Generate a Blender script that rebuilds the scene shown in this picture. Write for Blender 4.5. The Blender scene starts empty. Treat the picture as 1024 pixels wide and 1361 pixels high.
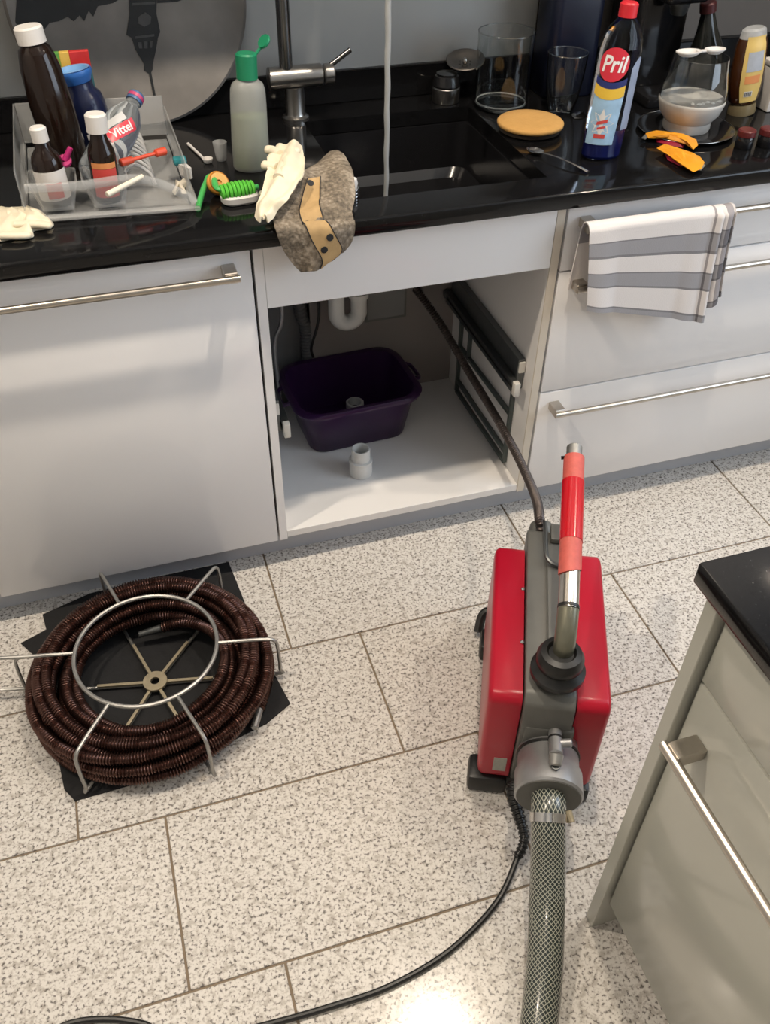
import bpy, bmesh, math, random
import numpy as np
from mathutils import Vector, Matrix, noise as mnoise
random.seed(7)
PI = math.pi
sc = bpy.context.scene
COL = sc.collection

# ------------------------------------------------------------------ camera
F_PX, CX, CY = 1180.4, 512.0, 680.5
def cam_axes(pitch, roll, yaw):
    cp, sp, c, s = math.cos(pitch), math.sin(pitch), math.cos(yaw), math.sin(yaw)
    fwd = np.array([s*cp, c*cp, -sp]); right = np.array([c, -s, 0.0]); down = np.cross(fwd, right)
    cr, sr = math.cos(roll), math.sin(roll)
    return np.array([cr*right+sr*down, -sr*right+cr*down, fwd])
RC = cam_axes(*[math.radians(a) for a in (42.528, -0.852, 17.944)])
CAM = np.array([-0.2156, -1.437, 1.49])
def px(p, ax, val):
    """photo pixel -> world point on the plane axis=val (a counter, wall or floor the thing touches)"""
    d = RC.T @ np.array([(p[0]-CX)/F_PX, (p[1]-CY)/F_PX, 1.0])
    return Vector(CAM + d*((val-CAM[ax])/d[ax]))
cd = bpy.data.cameras.new('camera'); cam = bpy.data.objects.new('camera', cd); COL.objects.link(cam)
cd.sensor_fit = 'VERTICAL'; cd.sensor_height = 36.0; cd.lens = F_PX/1361*36; cd.clip_start = .02
m = Matrix.Identity(4)
for i in range(3):
    m[i][0] = RC[0][i]; m[i][1] = -RC[1][i]; m[i][2] = -RC[2][i]; m[i][3] = CAM[i]
cam.matrix_world = m
sc.camera = cam

# ------------------------------------------------------------------ light and exposure
w = bpy.data.worlds.new('world'); sc.world = w; w.use_nodes = True
w.node_tree.nodes['Background'].inputs[0].default_value = (.80, .88, 1, 1)
w.node_tree.nodes['Background'].inputs[1].default_value = .5
sc.view_settings.view_transform = 'Standard'; sc.view_settings.look = 'None'
sc.view_settings.exposure = 0.36; sc.view_settings.gamma = 1.0; sc.view_settings.use_curve_mapping = False
CEIL = 2.5
SPOT_XY = [(-0.75, -0.36), (0.38, -0.36), (1.51, -0.36), (-0.75, -2.05), (0.9, -2.05)]
SPOT_W = 59
al = bpy.data.lights.new('window_daylight', 'AREA'); al.shape = 'RECTANGLE'; al.size = 1.5; al.size_y = 1.3
al.energy = 23; al.color = (.74, .86, 1.0)
alo = bpy.data.objects.new('window_daylight', al); COL.objects.link(alo)
alo.location = (2.04, -1.25, 1.55); alo.rotation_euler = (math.radians(90), 0, math.radians(90))   # in the window of the right wall

# ------------------------------------------------------------------ materials
MATS = {}
def mat(name, col, rough=.5, metal=0, var=0, vs=20, bump=0, bs=200, trans=0, alpha=1, coat=0, emit=0, ior=1.45, sss=0, spec=.5):
    if name in MATS: return MATS[name]
    m = bpy.data.materials.new(name); m.use_nodes = True; nt = m.node_tree; b = nt.nodes['Principled BSDF']
    b.inputs['Base Color'].default_value = (*col, 1); b.inputs['Roughness'].default_value = rough
    b.inputs['Metallic'].default_value = metal; b.inputs['Transmission Weight'].default_value = trans
    b.inputs['Alpha'].default_value = alpha; b.inputs['Coat Weight'].default_value = coat; b.inputs['IOR'].default_value = ior
    b.inputs['Coat Roughness'].default_value = .05; b.inputs['Specular IOR Level'].default_value = spec
    if sss: b.inputs['Subsurface Weight'].default_value = sss; b.inputs['Subsurface Radius'].default_value = (.01, .008, .006)
    if emit: b.inputs['Emission Color'].default_value = (*col, 1); b.inputs['Emission Strength'].default_value = emit
    g = nt.nodes.new('ShaderNodeNewGeometry')
    n = nt.nodes.new('ShaderNodeTexNoise'); n.inputs['Scale'].default_value = vs; n.inputs['Detail'].default_value = 4
    nt.links.new(g.outputs['Position'], n.inputs['Vector'])
    if var:
        r = nt.nodes.new('ShaderNodeMix'); r.data_type = 'RGBA'
        r.inputs[6].default_value = (*[c*(1-var) for c in col], 1); r.inputs[7].default_value = (*[min(1, c*(1+var)) for c in col], 1)
        nt.links.new(n.outputs['Fac'], r.inputs[0]); nt.links.new(r.outputs[2], b.inputs['Base Color'])
    if bump:
        n2 = nt.nodes.new('ShaderNodeTexNoise'); n2.inputs['Scale'].default_value = bs; n2.inputs['Detail'].default_value = 3
        nt.links.new(g.outputs['Position'], n2.inputs['Vector'])
        bp = nt.nodes.new('ShaderNodeBump'); bp.inputs['Strength'].default_value = bump; bp.inputs['Distance'].default_value = .002
        nt.links.new(n2.outputs['Fac'], bp.inputs['Height']); nt.links.new(bp.outputs[0], b.inputs['Normal'])
    MATS[name] = m
    return m
def nodes_of(m): return m.node_tree, m.node_tree.nodes['Principled BSDF']
def ramp(nt, stops, interp='LINEAR'):
    r = nt.nodes.new('ShaderNodeValToRGB'); e = r.color_ramp; e.interpolation = interp
    e.elements[0].position = stops[0][0]; e.elements[0].color = (*stops[0][1], 1)
    e.elements[1].position = stops[1][0]; e.elements[1].color = (*stops[1][1], 1)
    for p, c in stops[2:]:
        x = e.elements.new(p); x.color = (*c, 1)
    return r
# speckled granite tile
def granite(name, light, mid, dark, scale, rough, lo=.40, hi=.52, coat=0):
    m = mat(name, light, rough, coat=coat); nt, b = nodes_of(m)
    g = nt.nodes.new('ShaderNodeNewGeometry')
    def nz(s, d=2.0):
        n = nt.nodes.new('ShaderNodeTexNoise'); n.inputs['Scale'].default_value = s; n.inputs['Detail'].default_value = d
        nt.links.new(g.outputs['Position'], n.inputs['Vector']); return n
    n1, n2, n3 = nz(scale, 2.5), nz(scale*.42, 2), nz(3, 2)
    r1 = ramp(nt, [(lo-.05, dark), (lo, mid), (hi, light)])
    nt.links.new(n1.outputs['Fac'], r1.inputs[0])
    r2 = ramp(nt, [(.36, (.72, .70, .68)), (.50, (1, 1, 1))]); nt.links.new(n2.outputs['Fac'], r2.inputs[0])
    mx = nt.nodes.new('ShaderNodeMix'); mx.data_type = 'RGBA'; mx.blend_type = 'MULTIPLY'; mx.inputs[0].default_value = 1
    nt.links.new(r1.outputs[0], mx.inputs[6]); nt.links.new(r2.outputs[0], mx.inputs[7])
    nt.links.new(mx.outputs[2], b.inputs['Base Color'])
    return m
granite('tile_granite', (.655, .625, .585), (.47, .44, .405), (.19, .175, .165), 185, .17, .41, .51)
mat('grout', (.22, .17, .12), .9, var=.2, vs=60)
M_BLACK = granite('black_granite', (.006, .006, .0065), (.008, .008, .009), (.035, .035, .037), 420, .10, .30, .36)
nodes_of(M_BLACK)[1].inputs['Specular IOR Level'].default_value = .32
mat('white_lacquer', (.81, .80, .80), .16, var=.015, vs=3, coat=.25)
mat('carcass_white', (.77, .75, .73), .38, var=.02, vs=5)
mat('edge_beige', (.62, .56, .47), .5, var=.05, vs=30)
mat('island_lacquer', (.46, .46, .41), .16, var=.02, vs=3, coat=.25)
mat('plinth_grey', (.50, .515, .55), .3, var=.04, vs=8)
mat('brushed_steel', (.50, .46, .41), .30, 1, var=.08, vs=120)
mat('chrome', (.62, .61, .60), .16, 1, var=.05, vs=60)
mat('dark_steel', (.12, .125, .125), .38, .8, var=.15, vs=50)
mat('wall_paint', (.50, .48, .45), .8, var=.03, vs=6, bump=.05, bs=300)
mat('glass_panel', (.40, .40, .385), .22, var=.03, vs=2)
mat('ceiling_paint', (.80, .80, .79), .9, var=.02, vs=5)
mat('gap_dark', (.03, .03, .03), .8, var=.1)

# ------------------------------------------------------------------ mesh helpers
ROOT = {}
def thing(name, label, cat, loc=(0, 0, 0), rotz=0, group=None):
    o = bpy.data.objects.new(name, None); COL.objects.link(o); o.empty_display_size = .03
    o.location = loc; o.rotation_euler = (0, 0, rotz); tag(o, label, cat, group)
    ROOT[o] = Matrix.Translation(Vector(loc)) @ Matrix.Rotation(rotz, 4, 'Z')
    return o
def tag(o, label=None, cat=None, group=None, kind=None):
    if label: o['label'] = label
    if cat: o['category'] = cat
    if group: o['group'] = group
    if kind: o['kind'] = kind
    return o
def new(): 
    bm = bmesh.new(); bm.loops.layers.uv.new('UVMap'); return bm
def obj(name, bm, material, parent=None, world=True, sharp=35, label=None, recalc=True):
    """link bm as ONE mesh; with a parent the shape is given in world space unless world=False"""
    M = ROOT.get(parent, Matrix.Identity(4)) if parent else None
    if parent and world: bm.transform(M.inverted())
    if recalc: bmesh.ops.recalc_face_normals(bm, faces=bm.faces)
    me = bpy.data.meshes.new(name); bm.to_mesh(me); bm.free()
    me.materials.append(MATS[material] if isinstance(material, str) else material)
    me.shade_smooth(); me.set_sharp_from_angle(angle=math.radians(sharp))
    o = bpy.data.objects.new(name, me); COL.objects.link(o)
    if parent: o.parent = parent; ROOT[o] = M
    else:
        # put the origin at the thing's base
        if me.vertices:
            co = np.empty(len(me.vertices)*3); me.vertices.foreach_get('co', co); co = co.reshape(-1, 3)
            c = Vector(((co[:, 0].min()+co[:, 0].max())/2, (co[:, 1].min()+co[:, 1].max())/2, co[:, 2].min()))
            me.transform(Matrix.Translation(-c)); o.location = c; ROOT[o] = Matrix.Translation(c)
    if label: o['label'] = label
    return o
def struct(name, bm, material, label=None):
    o = obj(name, bm, material); o['kind'] = 'structure'
    if label: o['label'] = label
    return o
def box(bm, lo, hi, bev=0, seg=2, M=None):
    r = bmesh.ops.create_cube(bm, size=1.0)
    vs = r['verts']; lo = Vector(lo); hi = Vector(hi); c = (lo+hi)/2; s = hi-lo
    for v in vs: v.co = Vector((v.co.x*s.x, v.co.y*s.y, v.co.z*s.z))+c
    if bev:
        es = list({e for v in vs for e in v.link_edges})
        r2 = bmesh.ops.bevel(bm, geom=es, offset=bev, segments=seg, profile=.5, affect='EDGES')
        vs = list({v for f in r2['faces'] for v in f.verts} | {v for v in vs if v.is_valid})
        fs = {f for v in vs for f in v.link_faces}; vs = list({v for f in fs for v in f.verts})
    if M is not None: bmesh.ops.transform(bm, matrix=M, verts=vs)
    return vs
def frame_to(p0, p1):
    d = (Vector(p1)-Vector(p0)); q = d.to_track_quat('Z', 'Y')
    return Matrix.Translation(Vector(p0)) @ q.to_matrix().to_4x4(), d.length
def lathe(bm, prof, n=32, M=None, sx=1, sy=1, closed=False):
    """revolve (r,z) profile about Z; sx, sy squash the section; M places it"""
    uv = bm.loops.layers.uv.active
    rings = []
    for r, z in prof:
        if r < 1e-6: rings.append([bm.verts.new((0, 0, z))])
        else: rings.append([bm.verts.new((r*sx*math.cos(2*PI*i/n), r*sy*math.sin(2*PI*i/n), z)) for i in range(n)])
    prs = list(zip(rings, rings[1:]))
    if closed: prs.append((rings[-1], rings[0]))
    for k, (a, b) in enumerate(prs):
        for i in range(n):
            j = (i+1) % n
            if len(a) == 1 and len(b) == 1: continue
            if len(a) == 1: f = bm.faces.new((a[0], b[i], b[j]))
            elif len(b) == 1: f = bm.faces.new((a[i], a[j], b[0]))
            else: f = bm.faces.new((a[i], a[j], b[j], b[i]))
    vs = [v for r in rings for v in r]
    if M is not None: bmesh.ops.transform(bm, matrix=M, verts=vs)
    return vs
def cyl(bm, p0, p1, r, r1=None, n=20, bev=0):
    M, L = frame_to(p0, p1); r1 = r if r1 is None else r1
    if bev: pr = [(0, 0), (r-bev, 0), (r, bev), (r1, L-bev), (r1-bev, L), (0, L)]
    else: pr = [(0, 0), (r, 0), (r1, L), (0, L)]
    return lathe(bm, pr, n, M)
def spline(pts, n=12, closed=False):
    P = [Vector(p) for p in pts]; out = []; N = len(P)
    for i in range(N if closed else N-1):
        if closed: a, b, c, d = P[(i-1) % N], P[i], P[(i+1) % N], P[(i+2) % N]
        else: a, b, c, d = P[max(i-1, 0)], P[i], P[i+1], P[min(i+2, N-1)]
        for k in range(n):
            t = k/n
            out.append(.5*((2*b)+(c-a)*t+(2*a-5*b+4*c-d)*t*t+(3*b-a-3*c+d)*t**3))
    if not closed: out.append(P[-1].copy())
    return out
def resample(pts, step):
    out = [pts[0].copy()]; acc = 0; 
    for a, b in zip(pts, pts[1:]):
        L = (b-a).length
        while acc+L >= step:
            t = (step-acc)/L; a = a.lerp(b, t); out.append(a.copy()); L = (b-a).length; acc = 0
        acc += L
    return out
def tube(bm, pts, r, n=10, cap=True, closed=False, flat=1.0):
    """sweep a circle along pts; r number or function of (index, length)"""
    uv = bm.loops.layers.uv.active
    pts = [Vector(p) for p in pts]; N = len(pts); rings = []; nrm = None; s = 0; S = []
    for i, p in enumerate(pts):
        if closed: t = pts[(i+1) % N]-pts[i-1]
        else: t = pts[min(i+1, N-1)]-pts[max(i-1, 0)]
        t.normalize()
        if nrm is None:
            nrm = t.cross(Vector((0, 0, 1)))
            if nrm.length < .05: nrm = t.cross(Vector((1, 0, 0)))
            nrm.normalize()
        else:
            nrm = (nrm - t*nrm.dot(t)).normalized()
        bn = t.cross(nrm)
        if i: s += (p-pts[i-1]).length
        S.append(s)
        rr = r(i, s) if callable(r) else r
        rings.append([bm.verts.new(p+rr*(math.cos(2*PI*k/n)*nrm+flat*math.sin(2*PI*k/n)*bn)) for k in range(n)])
    prs = [(i, i+1) for i in range(N-1)]+([(N-1, 0)] if closed else [])
    for i, i2 in prs:
        a, b = rings[i], rings[i2]
        for k in range(n):
            k2 = (k+1) % n
            f = bm.faces.new((a[k], a[k2], b[k2], b[k]))
            if uv:
                s2 = S[i2] if i2 else S[-1]+.01
                for l, (u_, v_) in zip(f.loops, ((k/n, S[i]), ((k+1)/n, S[i]), ((k+1)/n, s2), (k/n, s2))): l[uv].uv = (u_, v_)
    if cap and not closed:
        bm.faces.new(list(reversed(rings[0]))); bm.faces.new(rings[-1])
def prism(bm, outline, z0, z1, M=None):
    """extrude a closed 2-D outline from z0 to z1"""
    a = [bm.verts.new((x, y, z0)) for x, y in outline]; b = [bm.verts.new((x, y, z1)) for x, y in outline]
    bm.faces.new(list(reversed(a))); bm.faces.new(b)
    n = len(a)
    for i in range(n): bm.faces.new((a[i], a[(i+1) % n], b[(i+1) % n], b[i]))
    if M is not None: bmesh.ops.transform(bm, matrix=M, verts=a+b)
def sheet(bm, S, nu, nv, th, uvmap=True):
    """closed thick sheet from a function S(u,v) -> Vector"""
    uv = bm.loops.layers.uv.active
    P = [[Vector(S(i/nu, j/nv)) for j in range(nv+1)] for i in range(nu+1)]
    def nrm(i, j):
        a = P[min(i+1, nu)][j]-P[max(i-1, 0)][j]; b = P[i][min(j+1, nv)]-P[i][max(j-1, 0)]
        n = a.cross(b); return n.normalized() if n.length > 1e-9 else Vector((0, 0, 1))
    T = [[bm.verts.new(P[i][j]+nrm(i, j)*th/2) for j in range(nv+1)] for i in range(nu+1)]
    B = [[bm.verts.new(P[i][j]-nrm(i, j)*th/2) for j in range(nv+1)] for i in range(nu+1)]
    def face(vs, uvs):
        try: f = bm.faces.new(vs)
        except ValueError: return
        for l, q in zip(f.loops, uvs): l[uv].uv = q
    for i in range(nu):
        for j in range(nv):
            q = [(i/nu, j/nv), ((i+1)/nu, j/nv), ((i+1)/nu, (j+1)/nv), (i/nu, (j+1)/nv)]
            face((T[i][j], T[i+1][j], T[i+1][j+1], T[i][j+1]), q)
            face((B[i][j+1], B[i+1][j+1], B[i+1][j], B[i][j]), q[::-1])
    for i in range(nu):
        for j in (0, nv):
            face((T[i][j], B[i][j], B[i+1][j], T[i+1][j]), [(i/nu, j/nv)]*4)
    for j in range(nv):
        for i in (0, nu):
            face((T[i][j], T[i][j+1], B[i][j+1], B[i][j]), [(i/nu, j/nv)]*4)
def puff(bm, pts, up, h, rings=5, wob=0, seed=0, flatbase=True):
    """soft lump on a (star shaped) 3-D outline: raised middle, thin rim"""
    P = [Vector(p) for p in pts]; up = Vector(up).normalized(); c = sum(P, Vector())/len(P)
    def ring(s, off): 
        return [bm.verts.new(c+(p-c)*s+up*off*(1+wob*mnoise.noise(((p-c)*s*60)+Vector((seed, k*.05, s*3))))) for k, p in enumerate(P)]
    top = [ring(1, .001)]
    for k in range(1, rings):
        s = 1-k/rings; top.append(ring(s, h*math.sqrt(1-s*s)))
    ct = bm.verts.new(c+up*h*(1+.3*wob))
    bot = ring(.98, 0)
    n = len(P)
    for a, b in zip(top, top[1:]):
        for i in range(n): bm.faces.new((a[i], a[(i+1) % n], b[(i+1) % n], b[i]))
    for i in range(n):
        bm.faces.new((top[-1][i], top[-1][(i+1) % n], ct)); bm.faces.new((bot[i], bot[(i+1) % n], top[0][(i+1) % n], top[0][i]))
    bm.faces.new(bot)
def text2d(s, size, bold=.0, shear=0):
    """flat letter shapes as (verts, faces), centred"""
    cu = bpy.data.curves.new('t', 'FONT'); cu.body = s; cu.size = size; cu.align_x = 'CENTER'; cu.align_y = 'CENTER'; cu.resolution_u = 3
    cu.offset = bold; cu.shear = shear
    to = bpy.data.objects.new('t', cu); me = bpy.data.meshes.new_from_object(to)
    vs = [(v.co.x, v.co.y) for v in me.vertices]; fs = [tuple(p.vertices) for p in me.polygons]
    bpy.data.objects.remove(to); bpy.data.curves.remove(cu); bpy.data.meshes.remove(me)
    return vs, fs
def ellipse2d(rx, ry, n=28, rings=4, cx=0, cy=0):
    vs = [(cx, cy)]; fs = []
    for k in range(1, rings+1):
        for i in range(n): vs.append((cx+rx*k/rings*math.cos(2*PI*i/n), cy+ry*k/rings*math.sin(2*PI*i/n)))
    for i in range(n): fs.append((0, 1+i, 1+(i+1) % n))
    for k in range(rings-1):
        for i in range(n):
            a = 1+k*n; j = (i+1) % n; fs.append((a+i, a+n+i, a+n+j, a+j))
    return vs, fs
def rect2d(x0, x1, y0, y1, nx=8, ny=4, warp=None):
    vs = []; fs = []
    for j in range(ny+1):
        for i in range(nx+1):
            q = (x0+(x1-x0)*i/nx, y0+(y1-y0)*j/ny); vs.append(warp(*q) if warp else q)
    for j in range(ny):
        for i in range(nx): a = j*(nx+1)+i; fs.append((a, a+1, a+nx+2, a+nx+1))
    return vs, fs
def decal(bm, flat, f):
    """map flat (verts, faces) through f(x, y) -> world"""
    vs, fs = flat; V = [bm.verts.new(f(*v)) for v in vs]
    for q in fs:
        try: bm.faces.new([V[i] for i in q])
        except ValueError: pass
def copy_tree(o, parent=None, **kw):
    c = o.copy(); COL.objects.link(c); c.parent = parent
    for ch in o.children: copy_tree(ch, c)
    return c

# ------------------------------------------------------------------ room shell
XL, XR, YB, YF = -1.30, 2.10, 0.58, -2.70
bm = new(); box(bm, (XL-.1, YF-.1, -.06), (XR+.1, YB+.1, -.003)); floor = struct('floor', bm, 'grout', 'floor of speckled pale granite tiles with thin brown joints')
TP, TD, JG = .606, .3085, .0042
bm = new(); box(bm, (JG/2, JG/2, -.012), (TP-JG/2, TD-JG/2, 0), .0008, 1)
tile0 = obj('floor_tile', bm, 'tile_granite', floor, world=False)
tme = tile0.data; first = True
for r in range(-1, 10):
    y1 = .0655-TD*r
    x = -.034+.1515*r; 
    while x > XL: x -= TP
    while x < XR:
        if first: o = tile0; first = False
        else:
            o = tile0.copy(); COL.objects.link(o)
        o.parent = floor; o.location = Vector((x, y1-TD, 0))-floor.location
        x += TP
bm = new(); box(bm, (XL-.1, YB, 0), (XR+.1, YB+.1, CEIL)); mat('taupe_paint', (.20, .172, .148), .8, var=.05, vs=6, bump=.05, bs=300); wall_back = struct('wall_back', bm, 'taupe_paint', 'warm grey wall behind the worktop')
bm = new(); box(bm, (XL-.1, YF, 0), (XL, YB, CEIL)); struct('wall_left', bm, 'wall_paint')
WX0, WX1, WZ0, WZ1 = -2.05, -.45, .85, 2.25       # window opening in the right wall (along Y)
bm = new()
box(bm, (XR, YF, 0), (XR+.1, WX0, CEIL)); box(bm, (XR, WX1, 0), (XR+.1, YB, CEIL))
box(bm, (XR, WX0, 0), (XR+.1, WX1, WZ0)); box(bm, (XR, WX0, WZ1), (XR+.1, WX1, CEIL))
struct('wall_right', bm, 'wall_paint')
bm = new(); box(bm, (XL, YF-.1, 0), (XR, YF, CEIL))
struct('wall_front', bm, 'wall_paint')
bm = new(); box(bm, (XL-.1, YF-.1, CEIL), (XR+.1, YB+.1, CEIL+.06)); struct('ceiling', bm, 'ceiling_paint')
win = thing('window_1', 'white framed window in the side wall', 'window', (XR+.06, (WX0+WX1)/2, WZ0)); win['kind'] = 'structure'; del win['category']
bm = new()
for a, b in (((WX0, WZ0), (WX0+.06, WZ1)), ((WX1-.06, WZ0), (WX1, WZ1)), ((WX0+.06, WZ0), (WX1-.06, WZ0+.06)), ((WX0+.06, WZ1-.06), (WX1-.06, WZ1)), (((WX0+WX1)/2-.04, WZ0+.06), ((WX0+WX1)/2+.04, WZ1-.06))):
    box(bm, (XR+.03, a[0], a[1]), (XR+.09, b[0], b[1]))
obj('window_frame', bm, 'white_lacquer', win)
# glass splashback panel and black upstand
GX1 = px((712, 40), 1, YB-.012).x
bm = new(); box(bm, (XL, YB-.012, .893), (GX1, YB-.0005, 1.6), .001, 1)
obj('splashback_panel', bm, 'glass_panel', wall_back, label='smooth grey glass splashback panel')
ZT, ZB = .828, .798          # worktop top and underside
bm = new(); box(bm, (XL, .555, ZT), (XR, .5675, .894), .002, 1); box(bm, (XL, .5675, ZT), (XR, YB, .893))
struct('trim_1', bm, 'black_granite', 'low black granite upstand along the back of the worktop')

# ------------------------------------------------------------------ ceiling spotlights
mat('lamp_glow', (1, .86, .68), .5, emit=40)
def spotlight(i, x, y):
    t = thing('ceiling_spotlight', 'round recessed ceiling spotlight', 'spotlight', (x, y, CEIL-.012), group='recessed spotlights in the ceiling')
    bm = new(); lathe(bm, [(.036, .012), (.048, .012), (.048, .004), (.044, 0), (.036, 0)], 28, closed=True); obj('bezel', bm, 'chrome', t, world=False)
    bm = new(); lathe(bm, [(0, .004), (.030, .004), (.033, .010), (0, .012)], 24); obj('bulb', bm, 'lamp_glow', t, world=False)
    L = bpy.data.lights.new('spot_beam', 'SPOT'); L.energy = SPOT_W*(1.06, 1.0, .62, .6, .6)[i]; L.color = (1, .865, .70); L.spot_size = math.radians(128 if i < 3 else 84); L.spot_blend = .7; L.shadow_soft_size = .03
    lo = bpy.data.objects.new('spot_beam', L); COL.objects.link(lo); lo.parent = t; lo.location = (0, 0, -.02)
for i, (x, y) in enumerate(SPOT_XY): spotlight(i, x, y)

# ------------------------------------------------------------------ worktop with sink
SX0, SX1, SY0, SY1 = .205, .578, .052, .462
def worktop_profile(bm, x0, x1):
    r = .005; pr = [(-.03+r, ZT), (-.03+r*.62, ZT-r*.08), (-.03+r*.3, ZT-r*.3), (-.03+r*.08, ZT-r*.62), (-.03, ZT-r), (-.03, ZB+.002), (-.028, ZB), (SY0, ZB), (SY0, ZT)]
    a = [bm.verts.new((x0, y, z)) for y, z in pr]; b = [bm.verts.new((x1, y, z)) for y, z in pr]; n = len(pr)
    for i in range(n): bm.faces.new((a[i], a[(i+1) % n], b[(i+1) % n], b[i]))
    bm.faces.new(a); bm.faces.new(list(reversed(b)))
bm = new(); worktop_profile(bm, XL, XR)
box(bm, (XL, SY0, ZB), (SX0, .567, ZT)); box(bm, (SX1, SY0, ZB), (XR, .567, ZT)); box(bm, (SX0, SY1, ZB), (SX1, .567, ZT))
tag(obj('worktop', bm, 'black_granite', sharp=60), 'long polished black granite worktop over the white cabinets, with a sink cut-out', 'worktop')
mat('sink_black', (.008, .008, .009), .22, var=.2, vs=300)
sink = thing('sink', 'black undermount kitchen sink basin set in the granite worktop', 'sink', ((SX0+SX1)/2, (SY0+SY1)/2, .67))
def rrect(x0, x1, y0, y1, r, n=5):
    out = []
    for cx, cy, a0 in ((x1-r, y1-r, 0), (x0+r, y1-r, PI/2), (x0+r, y0+r, PI), (x1-r, y0+r, 3*PI/2)):
        for k in range(n+1): a = a0+PI/2*k/n; out.append((cx+r*math.cos(a), cy+r*math.sin(a)))
    return out
def loft(bm, secs, closed_top=False, cap0=True, cap1=True):
    """secs: list of (outline, z) joined in order"""
    R_ = [[bm.verts.new((x, y, z)) for x, y in o] for o, z in secs]; n = len(R_[0])
    for a, b in zip(R_, R_[1:]):
        for i in range(n): bm.faces.new((a[i], a[(i+1) % n], b[(i+1) % n], b[i]))
    if cap0: bm.faces.new(list(reversed(R_[0])))
    if cap1: bm.faces.new(R_[-1])
    return [v for r in R_ for v in r]
e = .006
bm = new()
loft(bm, [(rrect(SX0-.02, SX1+.02, SY0-.02, SY1+.02, .03), ZB-.002), (rrect(SX0+.004, SX1-.004, SY0+.004, SY1-.004, .03), ZB-.002),
          (rrect(SX0+.006, SX1-.006, SY0+.006, SY1-.006, .03), .70), (rrect(SX0+.02, SX1-.02, SY0+.02, SY1-.02, .03), .682), (rrect(SX0+.15, SX1-.15, SY0+.15, SY1-.15, .03), .678)], cap0=False)
loft(bm, [(rrect(SX0-.02, SX1+.02, SY0-.02, SY1+.02, .03), ZB-.002), (rrect(SX0-.004, SX1+.004, SY0-.004, SY1+.004, .03), ZB-.008), (rrect(SX0-.002, SX1+.002, SY0-.002, SY1+.002, .03), .69), (rrect(SX0+.02, SX1-.02, SY0+.02, SY1-.02, .03), .672)], cap0=False)
obj('basin', bm, 'sink_black', sink)
bm = new(); lathe(bm, [(0, .679), (.03, .679), (.034, .682), (.042, .683), (.044, .678), (0, .677)], 28, Matrix.Translation(((SX0+SX1)/2, (SY0+SY1)/2, .0))); obj('drain_ring', bm, 'chrome', sink)

# ------------------------------------------------------------------ cabinets along the back wall
DT = .020                      # door thickness; door faces lie on Y=0
def bar_handle(parent, x0, x1, z, y=0.0, name='handle', axis='x'):
    """round bar on two square posts, running along X in front of plane y"""
    bm = new(); cyl(bm, (x0, y-.040, z), (x1, y-.040, z), .0065, n=14)
    h = obj(name, bm, 'brushed_steel', parent, label='brushed steel bar handle')
    for xa in (x0+.002, x1-.026):
        bm = new(); box(bm, (xa, y-.0375, z-.010), (xa+.024, y, z+.010), .0015, 1); obj('handle_post', bm, 'brushed_steel', h)
    return h
def front(parent, name, x0, x1, z0, z1, y=0.0, mt='white_lacquer'):
    bm = new(); box(bm, (x0, y, z0), (x1, y+DT, z1), .0015, 2); return obj(name, bm, mt, parent)
Z0, Z1 = .083, .794            # bottom and top of the fronts
def carcass(parent, x0, x1):
    bm = new(); box(bm, (x0, .0215, Z0), (x1, .545, Z1), .0005, 1); obj('carcass', bm, 'carcass_white', parent)
# appliance front left
t = thing('dishwasher_cabinet', 'white cabinet with one tall plain door and long bar handle, beside the open sink cabinet', 'cabinet', (-.3, .27, Z0))
carcass(t, -.596, -.004); d = front(t, 'door', -.598, -.003, Z0, Z1); bar_handle(d, -.565, -.030, .755)
t = thing('base_cabinet', 'white cabinet against the side wall, beyond the tall plain door', 'cabinet', (-.95, .27, Z0))
carcass(t, XL+.002, -.604); d = front(t, 'door', XL+.002, -.603, Z0, Z1); bar_handle(d, XL+.05, -.64, .755)
# sink cabinet, doors removed
scab = thing('sink_cabinet', 'open white sink cabinet with its front removed, plumbing visible inside', 'cabinet', (.3, .27, Z0))
ZO0, ZO1, YI = .105, .667, .472
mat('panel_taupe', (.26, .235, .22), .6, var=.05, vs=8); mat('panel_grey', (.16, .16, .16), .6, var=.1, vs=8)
for x0, x1 in ((.002, .019), (.583, .600)):
    bm = new(); box(bm, (x0, .004, Z0), (x1, .545, Z1), .0006, 1); obj('side_panel', bm, 'carcass_white', scab)
    bm = new(); box(bm, (x0, 0, Z0), (x1, .0038, Z1)); obj('edge_strip', bm, 'edge_beige' if x0 > .3 else 'white_lacquer', scab)
bm = new(); box(bm, (.0195, .002, Z0+.003), (.5825, YI, ZO0), .0008, 1); obj('bottom_panel', bm, 'carcass_white', scab)
bm = new(); box(bm, (.0195, .0, ZO1), (.5825, .018, Z1), .001, 1); obj('top_rail', bm, 'white_lacquer', scab)
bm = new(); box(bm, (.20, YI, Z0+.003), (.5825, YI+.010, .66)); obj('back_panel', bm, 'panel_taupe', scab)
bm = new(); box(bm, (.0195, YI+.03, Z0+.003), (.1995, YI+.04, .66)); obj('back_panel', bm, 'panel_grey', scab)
mat('runner_grey', (.16, .17, .17), .35, .7, var=.15, vs=40)
mat('runner_white', (.62, .60, .55), .4, var=.1, vs=40)
mat('frame_green', (.10, .12, .115), .4, .4, var=.1, vs=40)
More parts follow.
